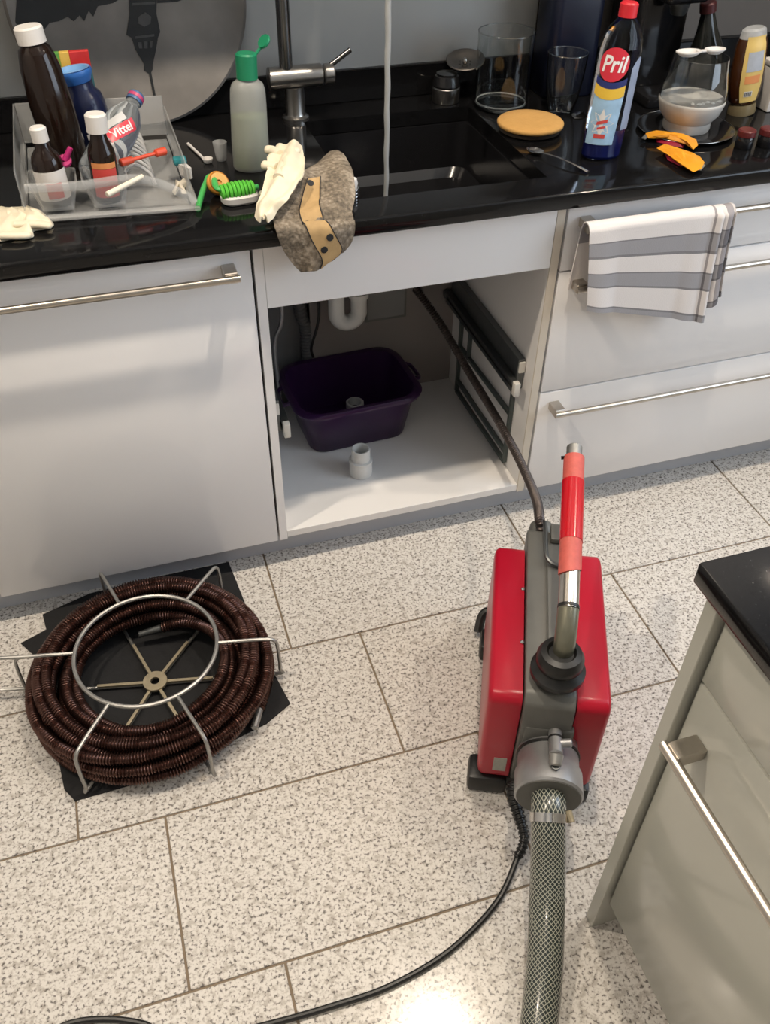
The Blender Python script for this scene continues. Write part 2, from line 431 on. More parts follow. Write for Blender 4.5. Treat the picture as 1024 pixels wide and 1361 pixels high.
def runner(name, x0, x1, sgn):
    r = None
    bm = new(); box(bm, (x0, .045, .352), (x1, .455, .430), .001, 1); rail = obj(name, bm, 'runner_grey', scab)
    xm0, xm1 = (x0-.016, x0-.0005) if sgn > 0 else (x1+.0005, x1+.016)
    bm = new(); box(bm, (xm0, .035, .356), (xm1, .452, .366), .001, 1); box(bm, (xm0, .035, .376), (xm1, .452, .384), .001, 1); box(bm, (xm0+.004, .035, .366), (xm1-.004, .45, .376)); obj('slide', bm, 'dark_steel', rail)
    bm = new(); box(bm, (xm0+.001, .018, .352), (xm1-.001, .034, .386), .002, 2); obj('end_clip', bm, 'runner_white', rail)
    bm = new(); box(bm, (x0+.001, .040, .398), (x1-.001, .0449, .425), .001, 1); obj('end_clip', bm, 'runner_white', rail)
    bm = new(); lathe(bm, [(0, -.008), (.010, -.008), (.013, 0), (.010, .008), (0, .008)], 16, Matrix.Translation(((xm0+xm1)/2, .462, .372)) @ Matrix.Rotation(PI/2, 4, 'Y')); obj('roller', bm, 'dark_steel', rail)
    return rail
runner('drawer_runner', .566, .5825, 1)
runner('drawer_runner', .0195, .033, -1)
bm = new()
for p, q in (((.075, .345), (.075, .120)), ((.075, .120), (.40, .113)), ((.40, .113), (.40, .335)), ((.078, .262), (.40, .250)), ((.078, .150), (.40, .146)), ((.34, .345), (.34, .25))):
    M, L = frame_to((.5775, p[0], p[1]), (.5775, q[0], q[1])); box(bm, (-.0045, -.0045, 0), (.0045, .0045, L), 0, 1, M)
obj('drawer_side_frame', bm, 'frame_green', scab, label='dark thin metal frame on the inside of the cabinet')
# drawer cabinet
t = thing('drawer_cabinet', 'wide white cabinet with three drawers and long bar handles', 'cabinet', (1.05, .27, Z0))
XD0, XD1 = .606, 1.505
carcass(t, XD0-.003, XD1+.001)
DRZ = [(.656, Z1, .757), (.3665, .6525, .632), (Z0, .363, .328)]
for z0, z1, zh in DRZ:
    d = front(t, 'drawer', XD0, XD1, z0, z1); bar_handle(d, .628, XD1-.025, zh)
t = thing('base_cabinet', 'white cabinet with a plain door past the three wide drawers', 'cabinet', (1.8, .27, Z0))
carcass(t, 1.512, XR-.002); d = front(t, 'door', 1.512, XR-.002, Z0, Z1); bar_handle(d, 1.54, XR-.05, .755)
bm = new(); box(bm, (XL, .052, 0), (XR, .068, Z0-.001)); struct('baseboard_back', bm, 'plinth_grey', 'grey plinth board under the white cabinets')

# ------------------------------------------------------------------ kitchen island, right
IX, IY = .298, -.918
isl = thing('island_cabinet', 'grey-beige glossy island cabinet with drawer, door and bar handle', 'cabinet', (IX+.3, IY-.5, 0))
mat('island_panel', (.435, .435, .385), .2, var=.02, vs=3, coat=.2)
bm = new(); box(bm, (IX+.010, IY-.038, 0), (IX+.60, IY-.018, ZB-.001), .001, 1); obj('end_panel', bm, 'island_panel', isl)
bm = new(); box(bm, (IX+.045, -2.2, .10), (IX+.59, IY-.0385, ZB-.001)); obj('carcass', bm, 'island_lacquer', isl)
bm = new(); box(bm, (IX+.075, -2.2, 0), (IX+.085, IY-.0385, .099)); obj('plinth', bm, 'plinth_grey', isl)
def ifront(name, y0, y1, z0, z1):
    bm = new(); box(bm, (IX+.022, y0, z0), (IX+.042, y1, z1), .0015, 2); return obj(name, bm, 'island_lacquer', isl)
y1 = IY-.042; y0 = y1-.595
ifront('drawer', y0, y1, .670, ZB-.006)
d = ifront('door', y0, y1, .092, .666)
ifront('drawer', y0-.60, y0-.004, .670, ZB-.006); ifront('door', y0-.60, y0-.004, .092, .666)
hz = .588
bm = new(); cyl(bm, (IX-.018, y1-.020, hz), (IX-.018, y0+.03, hz), .0065, n=14); h = obj('handle', bm, 'brushed_steel', d, label='brushed steel bar handle')
for ya in (y1-.048, y0+.03):
    bm = new(); box(bm, (IX-.0155, ya, hz-.010), (IX+.022, ya+.024, hz+.010), .0015, 1); obj('handle_post', bm, 'brushed_steel', h)
bm = new(); box(bm, (IX, -2.21, ZB), (IX+.62, IY, ZT), .003, 2)
tag(obj('island_worktop', bm, 'black_granite'), 'black speckled granite slab on top of the island cabinet', 'worktop')

# ------------------------------------------------------------------ unseen wall cabinets, added to shade the splashback and darken worktop reflections
for k, (x0, x1, lab) in enumerate(((XL, -.602, 'unseen white wall cabinet added for shade above the worktop, against the side wall'), (-.598, .298, 'unseen white wall cabinet added for shade above the dish rack end of the worktop'),
                                   (.302, 1.198, 'unseen white wall cabinet added for shade above the right half of the sink'), (1.202, XR, 'unseen white wall cabinet added for shade above the drawers'))):
    t = thing('added_shade_cabinet', lab, 'cabinet', ((x0+x1)/2, .4, 1.46))
    bm = new(); box(bm, (x0+.001, .245, 1.46), (x1-.001, YB-.013, 2.2)); obj('carcass', bm, 'carcass_white', t)
    bm = new(); box(bm, (x0+.002, .225, 1.46), (x1-.002, .244, 2.2), .0015, 2); obj('door', bm, 'white_lacquer', t)

# ------------------------------------------------------------------ black cloth, spare cable and its wire carrier
mat('black_cloth', (.010, .010, .011), .85, var=.3, vs=40, bump=.35, bs=120)
mat('spring_steel', (.125, .068, .056), .32, .9, var=.5, vs=22); mat('cable_dark', (.095, .078, .072), .34, .85, var=.4, vs=30)
mat('galvanised', (.36, .355, .34), .42, .85, var=.2, vs=60)
mat('brass_dull', (.42, .36, .25), .45, .8, var=.25, vs=70)
cp = [px(p, 2, .0) for p in ((57, 818), (120, 790), (200, 768), (303, 744), (325, 800), (340, 850), (386, 936), (355, 962), (300, 990), (225, 1030), (100, 1065), (86, 1050), (62, 930), (46, 872), (28, 856), (62, 838))]
for p in cp: p.y = min(p.y, .046)
bm = new()
cc = sum(cp, Vector())/len(cp)
rings = []
for s in (1, .985, .8, .6, .4, .2):
    rings.append([bm.verts.new(cc+(p-cc)*s+Vector((0, 0, .0035+(.004*abs(mnoise.noise((p*s)*9)) if s < .99 else 0)))) for p in cp])
bot = [bm.verts.new(p+Vector((0, 0, .0006))) for p in cp]; n = len(cp); ct = bm.verts.new(cc+Vector((0, 0, .005)))
for a, b in zip([bot]+rings, rings):
    for i in range(n): bm.faces.new((a[i], a[(i+1) % n], b[(i+1) % n], b[i]))
for i in range(n): bm.faces.new((rings[-1][i], rings[-1][(i+1) % n], ct))
bm.faces.new(list(reversed(bot)))
tag(obj('floor_cloth', bm, 'black_cloth', sharp=60), 'black cloth spread on the tiles under the coiled cable', 'cloth')

CO = Vector((-.318, -.262, 0))
def spiral_r(r0, pitch, amp=.16):
    return lambda i, s: r0*(1+amp*math.sin(2*PI*s/pitch))
# coil path: turns wander in radius and height
turns = [(.232, .023), (.222, .046), (.228, .069), (.208, .090), (.214, .025), (.203, .048), (.190, .070), (.193, .092), (.182, .026), (.172, .050), (.160, .070), (.148, .052), (.150, .088)]
pts = []
for k, (r, z) in enumerate(turns[:-1]):
    r2, z2 = turns[k+1]
    for j in range(14):
        t_ = j/14; a = 2*PI*(k+t_)-.6; u_ = max(0, (t_-.6)/.4); u_ = u_*u_*(3-2*u_)
        rr = r+(r2-r)*u_+.004*math.sin(3*a+k*1.7); zz = z+(z2-z)*u_
        pts.append(CO+Vector((rr*math.cos(a)*1.0, rr*math.sin(a), zz)))
a_end = 2*PI*(len(turns)-1)-.6
for da, rr, zz in ((0, .150, .086), (.5, .146, .080), (1.0, .140, .07), (1.5, .130, .06), (1.9, .115, .05)):
    pts.append(CO+Vector((rr*math.cos(a_end+da), rr*math.sin(a_end+da), zz)))
path = resample(spline(pts, 10), .0011)
bm = new(); tube(bm, path, spiral_r(.0096, .0056, .22), 8)
coil = thing('spare_drain_cable', 'thick coiled brown spiral drain cable lying in a wire carrier', 'cable', (CO.x, CO.y, .01))
obj('spiral_wire', bm, 'spring_steel', coil, sharp=80)
bm = new(); e0, e1 = path[-1], path[-1]+(path[-1]-path[-8]).normalized()*.05
cyl(bm, e0, e1, .008, .0065, 12, .002); obj('end_coupling', bm, 'dark_steel', coil)
e0 = path[0]; e1 = path[0]-(path[7]-path[0]).normalized()*.045
bm = new(); cyl(bm, e0, e1, .008, .0075, 12, .002); obj('end_coupling', bm, 'galvanised', coil)
# loose inner strand with a plug coupling
q = [CO+Vector((.150*math.cos(a), .150*math.sin(a), .028+.02*k/8)) for k, a in enumerate([PI*1.22+.1*j for j in range(9)])]

car = thing('cable_carrier', 'round wire carrier holding the coiled brown drain cable', 'carrier', (CO.x, CO.y, .008))
RT, ZR = .136, .126
bm = new(); tube(bm, [CO+Vector((RT*math.cos(a), RT*math.sin(a), ZR)) for a in np.linspace(0, 2*PI, 64, endpoint=False)], .0042, 8, closed=True); obj('top_ring', bm, 'galvanised', car)
def dirang(p, z): 
    q = px(p, 2, z)-CO; return math.atan2(q.y, q.x)
for pxy, zz in (((45, 872), .126), ((142, 775), .126), ((278, 762), .126), ((345, 850), .126), ((262, 965), .126), ((118, 975), .126)):
    a = dirang(pxy, zz); d_ = Vector((math.cos(a), math.sin(a), 0)); RO = .252
    if pxy[0] == 45: # arm with the carrying loop
        sd = Vector((-d_.y, d_.x, 0))
        P = [CO+d_*(RT-.002)+Vector((0, 0, ZR)), CO+d_*.22+Vector((0, 0, ZR)), CO+d_*.30+Vector((0, 0, ZR)), CO+d_*.325+Vector((0, 0, ZR-.015)), CO+d_*.325+Vector((0, 0, .05)), CO+d_*.305+Vector((0, 0, .030)), CO+d_*.25+Vector((0, 0, .028))]
        bm = new(); tube(bm, spline(P, 6), .0036, 8); obj('carrying_loop', bm, 'galvanised', car)
    P = [CO+d_*(RT-.002)+Vector((0, 0, ZR)), CO+d_*(RO-.03)+Vector((0, 0, ZR)), CO+d_*(RO-.006)+Vector((0, 0, ZR-.006)), CO+d_*RO+Vector((0, 0, ZR-.03)), CO+d_*RO+Vector((0, 0, .03)), CO+d_*(RO-.008)+Vector((0, 0, .014)), CO+d_*.10+Vector((0, 0, .0125)), CO+d_*.022+Vector((0, 0, .0125))]
    bm = new(); tube(bm, spline(P, 5), .0036, 8); obj('arm', bm, 'galvanised', car)
    M, L = frame_to(CO+d_*.018+Vector((0, 0, .0165)), CO+d_*.115+Vector((0, 0, .0165)))
    bm = new(); box(bm, (-.003, -.003, 0), (.003, .003, L), 0, 1, M); obj('spoke', bm, 'brass_dull', car)
bm = new(); lathe(bm, [(.009, .0165), (.024, .0165), (.024, .0225), (.009, .0225)], 28, Matrix.Translation(CO), closed=True); obj('hub', bm, 'brass_dull', car)

# ------------------------------------------------------------------ drain cleaning machine
mat('red_plastic', (.38, .006, .022), .30, var=.05, vs=9, coat=.08, spec=.35)
mat('cast_grey', (.135, .135, .125), .48, .35, var=.14, vs=30)
mat('cast_alu', (.33, .33, .335), .40, .75, var=.18, vs=40)
mat('black_rubber', (.010, .010, .010), .38, var=.2, vs=60)
mat('olive_pipe', (.21, .205, .155), .3, .7, var=.12, vs=40)
mat('steel_pipe', (.52, .48, .42), .24, 1, var=.1, vs=50)
mat('red_sleeve', (.48, .006, .014), .22, var=.06, vs=40, coat=.3)
mat('tape_pink', (.52, .10, .08), .5, var=.25, vs=90, bump=.3, bs=150)
mat('sticker_grey', (.36, .35, .31), .6, var=.15, vs=200)
mach = thing('drain_machine', 'red drain cleaning machine with grey middle frame and red lever handle on the tiles', 'machine', (.308, -.7075, 0), -math.atan2(.415, .91))
W = False
def shell(name, u0, u1, side):
    bm = new()
    secs = []
    # lengthwise rounded side profile (v,z) extruded across u
    o = rrect(0, .36, .045, .29, .020, 5)
    us = ((u0, 0), (u1, 0))
    def ring(u, inset): return [bm.verts.new((u, v+(inset if v < .18 else -inset), z+(inset if z < .16 else -inset))) for v, z in o]
    if side < 0: rs = [ring(u0, .010), ring(u0+.003, .003), ring(u0+.009, 0), ring(u1, 0)]
    else: rs = [ring(u0, 0), ring(u1-.009, 0), ring(u1-.003, .003), ring(u1, .010)]
    n = len(o)
    for a, b in zip(rs, rs[1:]):
        for i in range(n): bm.faces.new((a[i], a[(i+1) % n], b[(i+1) % n], b[i]))
    bm.faces.new(rs[0]); bm.faces.new(rs[-1])
    return obj(name, bm, 'red_plastic', mach, world=W, sharp=40)
hl = shell('housing', -.101, -.0445, -1); hr = shell('housing', .0445, .101, 1)
bm = new(); box(bm, (-.075, -.0012, .075), (-.052, 0.0, .115), .0003, 1); obj('type_sticker', bm, 'sticker_grey', hl, world=W)
for v in (.12, .245):
    bm = new(); lathe(bm, [(0, 0), (.004, 0), (.004, .002), (.002, .0035), (0, .0035)], 12, Matrix.Translation((-.047, v, .2905))); obj('screw', bm, 'chrome', hl, world=W)
# middle frame: cast body with sloping nose and raised rear
bm = new()
prof = [(.0, .05), (-.008, .10), (-.012, .245), (-.006, .285), (.012, .300), (.30, .303), (.385, .308), (.398, .296), (.400, .12), (.37, .05)]
a = [bm.verts.new((-.042, v, z)) for v, z in prof]; b = [bm.verts.new((.042, v, z)) for v, z in prof]; n = len(prof)
for i in range(n): bm.faces.new((a[i], a[(i+1) % n], b[(i+1) % n], b[i]))
bm.faces.new(a); bm.faces.new(b)
bmesh.ops.recalc_face_normals(bm, faces=bm.faces)
bmesh.ops.bevel(bm, geom=[e for e in bm.edges], offset=.005, segments=2, profile=.5, affect='EDGES')
fr = obj('middle_frame', bm, 'cast_grey', mach, world=W, sharp=30)
bm = new(); box(bm, (-.006, .03, .3045), (.040, .375, .309), .002, 1); obj('top_rib', bm, 'cast_grey', fr, world=W)
bm = new(); box(bm, (.001, .352, .310), (.040, .396, .322), .003, 2); obj('rear_cap', bm, 'cast_grey', fr, world=W)
bm = new(); tube(bm, spline([(-.010, .394, .324), (-.010, .36, .326), (-.009, .315, .322), (-.002, .297, .318), (.012, .290, .316), (.028, .292, .315)], 6), .0045, 8); obj('release_loop', bm, 'dark_steel', fr, world=W)
# lever boot, lever and grip
bm = new(); lathe(bm, [(0, .300), (.041, .300), (.045, .306), (.045, .316), (.038, .322), (.034, .326), (.038, .332), (.0385, .346), (.033, .357), (.024, .360), (.020, .354), (0, .354)], 36, Matrix.Translation((.008, .045, .0095)) ); obj('lever_boot', bm, 'black_rubber', mach, world=W)
u0 = .011
A = Vector((u0, .052, .340)); E1 = Vector((u0+.001, .068, .392)); E2 = Vector((u0+.002, .098, .414)); TT = Vector((u0+.008, .410, .502))
bm = new(); tube(bm, spline([A, A.lerp(E1, .5)+Vector((0, -.006, .004)), E1, E2], 8), .0175, 16); lev = obj('lever_elbow', bm, 'olive_pipe', mach, world=W)
def on(t): return E2.lerp(TT, t)
bm = new(); lathe(bm, [(.0165, -.002), (.0180, -.002), (.0180, .003), (.0165, .003)], 20, frame_to(E2, TT)[0], closed=True); obj('joint_ring', bm, 'black_rubber', lev, world=W)
bm = new(); cyl(bm, on(-.01), on(.40), .0168, n=20); obj('lever_pipe', bm, 'steel_pipe', lev, world=W)
bm = new(); cyl(bm, on(.70), on(1.0), .0140, n=20, bev=.004); obj('pipe_end', bm, 'galvanised', lev, world=W)
def sleeve(name, t0, t1, r, mt, jag=0):
    bm = new(); M, L = frame_to(on(t0), on(t1)); nn = 24
    rr = [[], []]
    for i in range(nn):
        a = 2*PI*i/nn
        for k, z in ((0, 0-jag*(.5+.5*math.sin(a*1.0+.8))), (1, L)):
            for w_ in (r, .0152): rr[k].append(bm.verts.new(M @ Vector((w_*math.cos(a), w_*math.sin(a), z+(.002 if w_ < r else 0)*(1 if k == 0 else -1)))))
    for i in range(nn):
        j = (i+1) % nn
        o0, i0, o1, i1 = rr[0][2*i], rr[0][2*i+1], rr[1][2*i], rr[1][2*i+1]; p0, q0, p1, q1 = rr[0][2*j], rr[0][2*j+1], rr[1][2*j], rr[1][2*j+1]
        bm.faces.new((o0, p0, p1, o1)); bm.faces.new((i0, i1, q1, q0)); bm.faces.new((o0, i0, q0, p0)); bm.faces.new((o1, p1, q1, i1))
    return obj(name, bm, mt, lev, world=W, sharp=50)
sleeve('tape_wrap', .225, .385, .0190, 'tape_pink', .016); sleeve('grip_sleeve', .38, .755, .0198, 'red_sleeve'); sleeve('tape_wrap', .75, .915, .0185, 'tape_pink', .0)
bm = new(); 
M, L = frame_to(on(.905)+Vector((-.023, 0, .002)), on(.905)+Vector((-.010, 0, .004))); box(bm, (-.0012, -.003, 0), (.0012, .003, L), 0, 1, M); obj('tape_tail', bm, 'black_rubber', lev, world=W)
# front drum with chuck flange, valve and hose stub
DC = Vector((.012, 0, .168))
def ax(v): return Vector((DC.x, v, DC.z))
bm = new(); M, L = frame_to(ax(.004), ax(-.100))
lathe(bm, [(0, -.01), (.0495, -.01), (.0505, .004), (.0515, .050), (.0560, .060), (.0565, .098), (.0535, .102), (0, .102)], 40, M); dr = obj('front_drum', bm, 'cast_alu', mach, world=W)
bm = new(); lathe(bm, [(.027, .1022), (.0525, .1022), (.0520, .1032), (.027, .1040)], 40, M, closed=True); obj('drum_face', bm, 'cast_grey', dr, world=W)
bm = new(); lathe(bm, [(.0495, .022), (.0535, .023), (.0535, .027), (.0495, .028)], 40, M, closed=True); obj('drum_seal', bm, 'black_rubber', dr, world=W)
bm = new(); box(bm, (-.036, -.014, .09), (.048, .004, .235), .006, 2); obj('nose_casting', bm, 'cast_grey', mach, world=W)
vp = Vector((.016, -.036, .226))
bm = new(); cyl(bm, vp+Vector((0, .036, .002)), vp+Vector((0, -.022, .006)), .0115, n=18, bev=.002); valve = obj('valve_body', bm, 'cast_alu', dr, world=W)
bm = new(); cyl(bm, vp+Vector((0, -.022, .010)), vp+Vector((-.001, -.040, .002)), .012, .010, 18, .002); obj('valve_knob', bm, 'galvanised', valve, world=W)
bm = new(); cyl(bm, vp+Vector((0, .0, .005)), vp+Vector((.026, .002, .010)), .0075, n=14, bev=.002); obj('valve_spout', bm, 'cast_alu', valve, world=W)
bm = new(); cyl(bm, vp+Vector((0, -.034, -.016)), vp+Vector((0, -.038, .004)), .0085, n=14); obj('valve_nut', bm, 'dark_steel', valve, world=W)
bm = new(); lathe(bm, [(.0112, 0), (.0125, 0), (.0125, .004), (.0112, .004)], 18, frame_to(vp+Vector((0, .012, .003)), vp+Vector((0, 0, .004)))[0], closed=True); obj('valve_ring', bm, 'black_rubber', valve, world=W)
# feet, side knob and cable guide
for v0, v1 in ((-.004, .05), (.30, .355)):
    bm = new(); 
    for u_a, u_b in (((-.116 if v0 < .1 else -.108), -.045), (.040, .104)):
        box(bm, (u_a, v0, 0), (u_b, v1, .046), .008, 2)
    box(bm, (-.05, v0+.012, .012), (.045, v1-.012, .044), .003, 1)
    obj('foot', bm, 'black_rubber', mach, world=W)
bm = new(); tube(bm, spline([(-.085, .395, .045), (-.098, .40, .045), (-.108, .390, .034), (-.112, .365, .016)], 6), .010, 10); obj('foot_switch_bulb', bm, 'black_rubber', mach, world=W)
bm = new(); lathe(bm, [(.010, 0), (.022, 0), (.026, .012), (.022, .03), (.010, .03)], 24, Matrix.Translation((-.012, .40, .275)) @ Matrix.Rotation(-PI/2.6, 4, 'X'), closed=True); obj('cable_guide', bm, 'cast_grey', mach, world=W)
bm = new(); box(bm, (-.088, .358, .20), (-.046, .385, .262), .012, 3); obj('rear_bracket', bm, 'cast_grey', mach, world=W)

# transparent braided hose, guide hose for the spirals
MW = ROOT[mach]
hm = mat('braided_hose', (.3, .31, .27), .25, coat=.5); nt, b = nodes_of(hm)
uvn = nt.nodes.new('ShaderNodeUVMap'); sep = nt.nodes.new('ShaderNodeSeparateXYZ'); nt.links.new(uvn.outputs[0], sep.inputs[0])
def mth(op, a, bb=None, nt=nt):
    x = nt.nodes.new('ShaderNodeMath'); x.operation = op
    for i, v in enumerate((a, bb)):
        if v is None: continue
        if isinstance(v, (int, float)): x.inputs[i].default_value = v
        else: nt.links.new(v, x.inputs[i])
    return x.outputs[0]
ua = mth('MULTIPLY', sep.outputs[0], 2*PI*24); va = mth('MULTIPLY', sep.outputs[1], 2*PI*120)
d1 = mth('ABSOLUTE', mth('SINE', mth('MULTIPLY', mth('ADD', ua, va), .5))); d2 = mth('ABSOLUTE', mth('SINE', mth('MULTIPLY', mth('SUBTRACT', ua, va), .5)))
thr = mth('MINIMUM', d1, d2)
rp = ramp(nt, [(.0, (.40, .40, .33)), (.24, (.34, .34, .29)), (.36, (.030, .040, .036)), (1, (.018, .026, .025))]); nt.links.new(thr, rp.inputs[0]); nt.links.new(rp.outputs[0], b.inputs['Base Color'])
h0 = MW @ ax(-.082); h1 = MW @ ax(-.13)
hp = [h0, h1, px((729, 1150), 2, .115), px((727, 1215), 2, .075), px((724, 1290), 2, .045)]
hp += [px((717, 1361), 2, .030)]
dlast = (hp[-1]-hp[-2]); dlast.z = 0; hp += [hp[-1]+dlast*1.0+Vector((-.005, 0, 0)), hp[-1]+dlast*2.2+Vector((-.05, .03, 0)), hp[-1]+dlast*3.5+Vector((-.16, .05, 0))]
for q in hp[5:]: q.z = .030
hose = thing('guide_hose', 'thick clear braided hose from the front drum of the red machine', 'hose', (hp[5].x, hp[5].y, 0))
bm = new(); tube(bm, spline(hp, 24), .0285, 32); obj('hose_wall', bm, hm, hose)
cpos = h1.lerp(hp[2], .05); cdir = (hp[2]-h0).normalized()
bm = new(); lathe(bm, [(.0287, -.007), (.0305, -.007), (.0305, .007), (.0287, .007)], 36, frame_to(cpos, cpos+cdir)[0], closed=True); cl = obj('hose_clamp', bm, 'chrome', hose)
sd = Vector((cdir.y, -cdir.x, 0)).normalized(); sd = -sd if sd.x < 0 else sd
bm = new(); cyl(bm, cpos+sd*.030+Vector((0, 0, .008))-cdir*.01, cpos+sd*.036+Vector((0, 0, .008))+cdir*.008, .006, n=10, bev=.001); obj('clamp_screw', bm, 'brass_dull', cl)

# power cord
c0 = MW @ Vector((-.030, -.012, .060)); c1 = MW @ Vector((-.033, -.035, .050))
cp_ = [c0, c1, px((697, 1112), 2, .03), px((688, 1140), 2, .018)]+[px(p, 2, .006) for p in ((660, 1200), (600, 1262), (520, 1310), (440, 1338), (355, 1362), (280, 1378), (215, 1372), (190, 1361), (145, 1355), (95, 1360), (40, 1385))]
cord = thing('power_cord', 'black rubber power cord curving over the tiles from the red machine', 'cord', (cp_[6].x, cp_[6].y, 0))
bm = new(); tube(bm, spline(cp_[2:], 14), .0052, 10); obj('cable', bm, 'black_rubber', cord)
sr = resample(spline(cp_[:4], 30), .001)
bm = new(); tube(bm, sr, lambda i, s: (.0125-.06*s if s < 0.09 else .007)+(.0022 if (int(s/.004) % 2) else 0), 14); obj('strain_relief', bm, 'black_rubber', cord)

# working cable from the machine into the cabinet wall outlet
wp = [MW @ Vector((-.012, .395, .270)), px((718, 692), 1, -.325), px((712, 660), 1, -.2), px((690, 610), 1, -.05), px((660, 555), 1, .1), px((621, 490), 1, .25), px((586, 430), 1, .38), px((556, 388), 1, .462), px((548, 380), 1, .50)]
wp[0] = MW @ Vector((-.012, .405, .285))
path = resample(spline(wp, 20), .0011)
bm = new(); tube(bm, path, spiral_r(.0083, .0066, .30), 8)
tag(obj('drain_cable', bm, 'cable_dark', sharp=80), 'spiral drain cable running from the red machine into the open sink cabinet', 'cable')

# ------------------------------------------------------------------ inside the sink cabinet
mat('purple_plastic', (.034, .010, .050), .28, var=.1, vs=10)
mat('white_pvc', (.66, .655, .63), .35, var=.05, vs=30)
mat('grey_pipe', (.10, .10, .10), .5, var=.2, vs=30)
mat('box_grey', (.16, .16, .15), .6, var=.1, vs=20)
mat('board_grey', (.22, .22, .215), .7, var=.1, vs=10)
TZ = ZO0+.001
tub = thing('washing_up_bowl', 'dark purple plastic washing-up bowl on the cabinet floor', 'bowl', (.262, .342, TZ), math.radians(3))
def trr(hx, hy, r): return rrect(-hx, hx, -hy, hy, r, 6)
bm = new()
loft(bm, [(trr(.114, .082, .035), 0), (trr(.125, .091, .04), .004), (trr(.149, .112, .055), .128), (trr(.158, .121, .058), .130), (trr(.161, .124, .06), .124), (trr(.164, .126, .06), .132), (trr(.158, .122, .058), .138), (trr(.146, .110, .053), .136), (trr(.122, .088, .038), .009), (trr(.10, .06, .03), .006)])
obj('bowl_body', bm, 'purple_plastic', tub, world=False, sharp=60)
for s in (-1, 1):
    bm = new(); tube(bm, spline([(s*.162, -.035, .130), (s*.176, -.028, .124), (s*.179, 0, .122), (s*.176, .028, .124), (s*.162, .035, .130)], 6), .005, 8); obj('grip', bm, 'purple_plastic', tub, world=False)
c = px((472, 541), 2, TZ+.012); c.z = TZ+.0075
bm = new(); lathe(bm, [(.0165, 0), (.0225, 0), (.0235, .004), (.0235, .020), (.0215, .022), (.0175, .022), (.0165, .018)], 28, Matrix.Translation(c), closed=True)
tag(obj('pipe_collar', bm, 'white_pvc'), 'small white pipe collar lying in the purple bowl', 'pipe collar')
c = px((480, 628), 2, TZ)
fit = thing('pipe_fitting', 'white plastic pipe fitting standing upright in front of the purple bowl', 'pipe fitting', c)
bm = new(); lathe(bm, [(.021, 0), (.0275, 0), (.0275, .034), (.0262, .037), (.021, .037)], 32, closed=True); obj('socket', bm, 'white_pvc', fit, world=False)
bm = new(); lathe(bm, [(.0185, .03), (.0225, .03), (.0225, .072), (.0215, .074), (.0192, .074), (.0185, .072)], 32, closed=True); obj('spigot', bm, 'white_pvc', fit, world=False)
bm = new(); lathe(bm, [(.021, .037), (.0285, .038), (.0285, .042), (.0225, .043)], 32, closed=True); obj('rim', bm, 'white_pvc', fit, world=False)
trap = thing('sink_trap', 'white plastic U-bend trap hanging under the sink', 'pipe', px((462, 437), 1, .40))
a, b_ = px((447, 400), 1, .40), px((477, 392), 1, .40); bt = px((460, 424), 1, .40)
zc = bt.z+.018; xm = (a.x+b_.x)/2; hw = (b_.x-a.x)/2
P = [Vector((a.x, .40, .655)), Vector((a.x, .40, zc+.04)), Vector((a.x, .40, zc))]+[Vector((xm-hw*math.cos(t_), .40, zc-hw*math.sin(t_))) for t_ in np.linspace(.3, PI-.3, 7)]+[Vector((b_.x, .40, zc)), Vector((b_.x, .40, zc+.04)), Vector((b_.x+.004, .40, .655))]
bm = new(); tube(bm, spline(P, 5), .0195, 20); obj('bend', bm, 'white_pvc', trap)
for q, zz in ((b_.x, zc+.035), (a.x, zc+.05)):
    bm = new(); lathe(bm, [(.0195, 0), (.0235, .001), (.0235, .014), (.0195, .015)], 24, Matrix.Translation((q, .40, zz)), closed=True); obj('union_nut', bm, 'white_pvc', trap)
q0, q1 = px((482, 388), 1, YI-.002), px((537, 416), 1, YI-.002)
bm = new(); box(bm, (q0.x, YI-.022, q1.z), (q1.x, YI-.0005, q1.z+.16), .003, 2)
jb = obj('junction_box', bm, 'box_grey'); tag(jb, 'grey box on the rear panel inside the sink cabinet', 'box')
bm = new(); box(bm, (q0.x+.006, YI-.0245, q1.z+.008), (q1.x-.006, YI-.0222, q1.z+.15), .001, 1); o = obj('cover', bm, 'board_grey', jb)
for nm, lab, cat_, xa, xb, yy, r, mt in (('waste_pipe', 'dark grey corrugated waste pipe in the rear of the sink cabinet', 'pipe', 398, 408, .4840, .019, 'grey_pipe'),
                                       ('supply_cable', 'thin black cable behind the purple bowl', 'cable', 424, 414, .44, .0035, 'black_rubber'),
                                       ('supply_hose', 'thin grey supply hose by the cabinet side', 'hose', 374, 366, .40, .005, 'cast_alu')):
    t0 = px((xa, 402), 1, yy); t1 = px((xb, 462), 1, yy)
    P = spline([Vector((t0.x, yy, .66)), t0, t0.lerp(t1, .5)+Vector((.006, 0, 0)), t1, Vector((t1.x+.004, yy, ZO0+.002 if nm != 'supply_cable' else .262))], 10)
    bm = new()
    if nm == 'waste_pipe': P = resample(P, .003); tube(bm, P, lambda i, s: .0150+(.002 if i % 3 == 0 else 0), 14)
    else: tube(bm, P, r, 10)
    tag(obj(nm, bm, mt), lab, cat_)

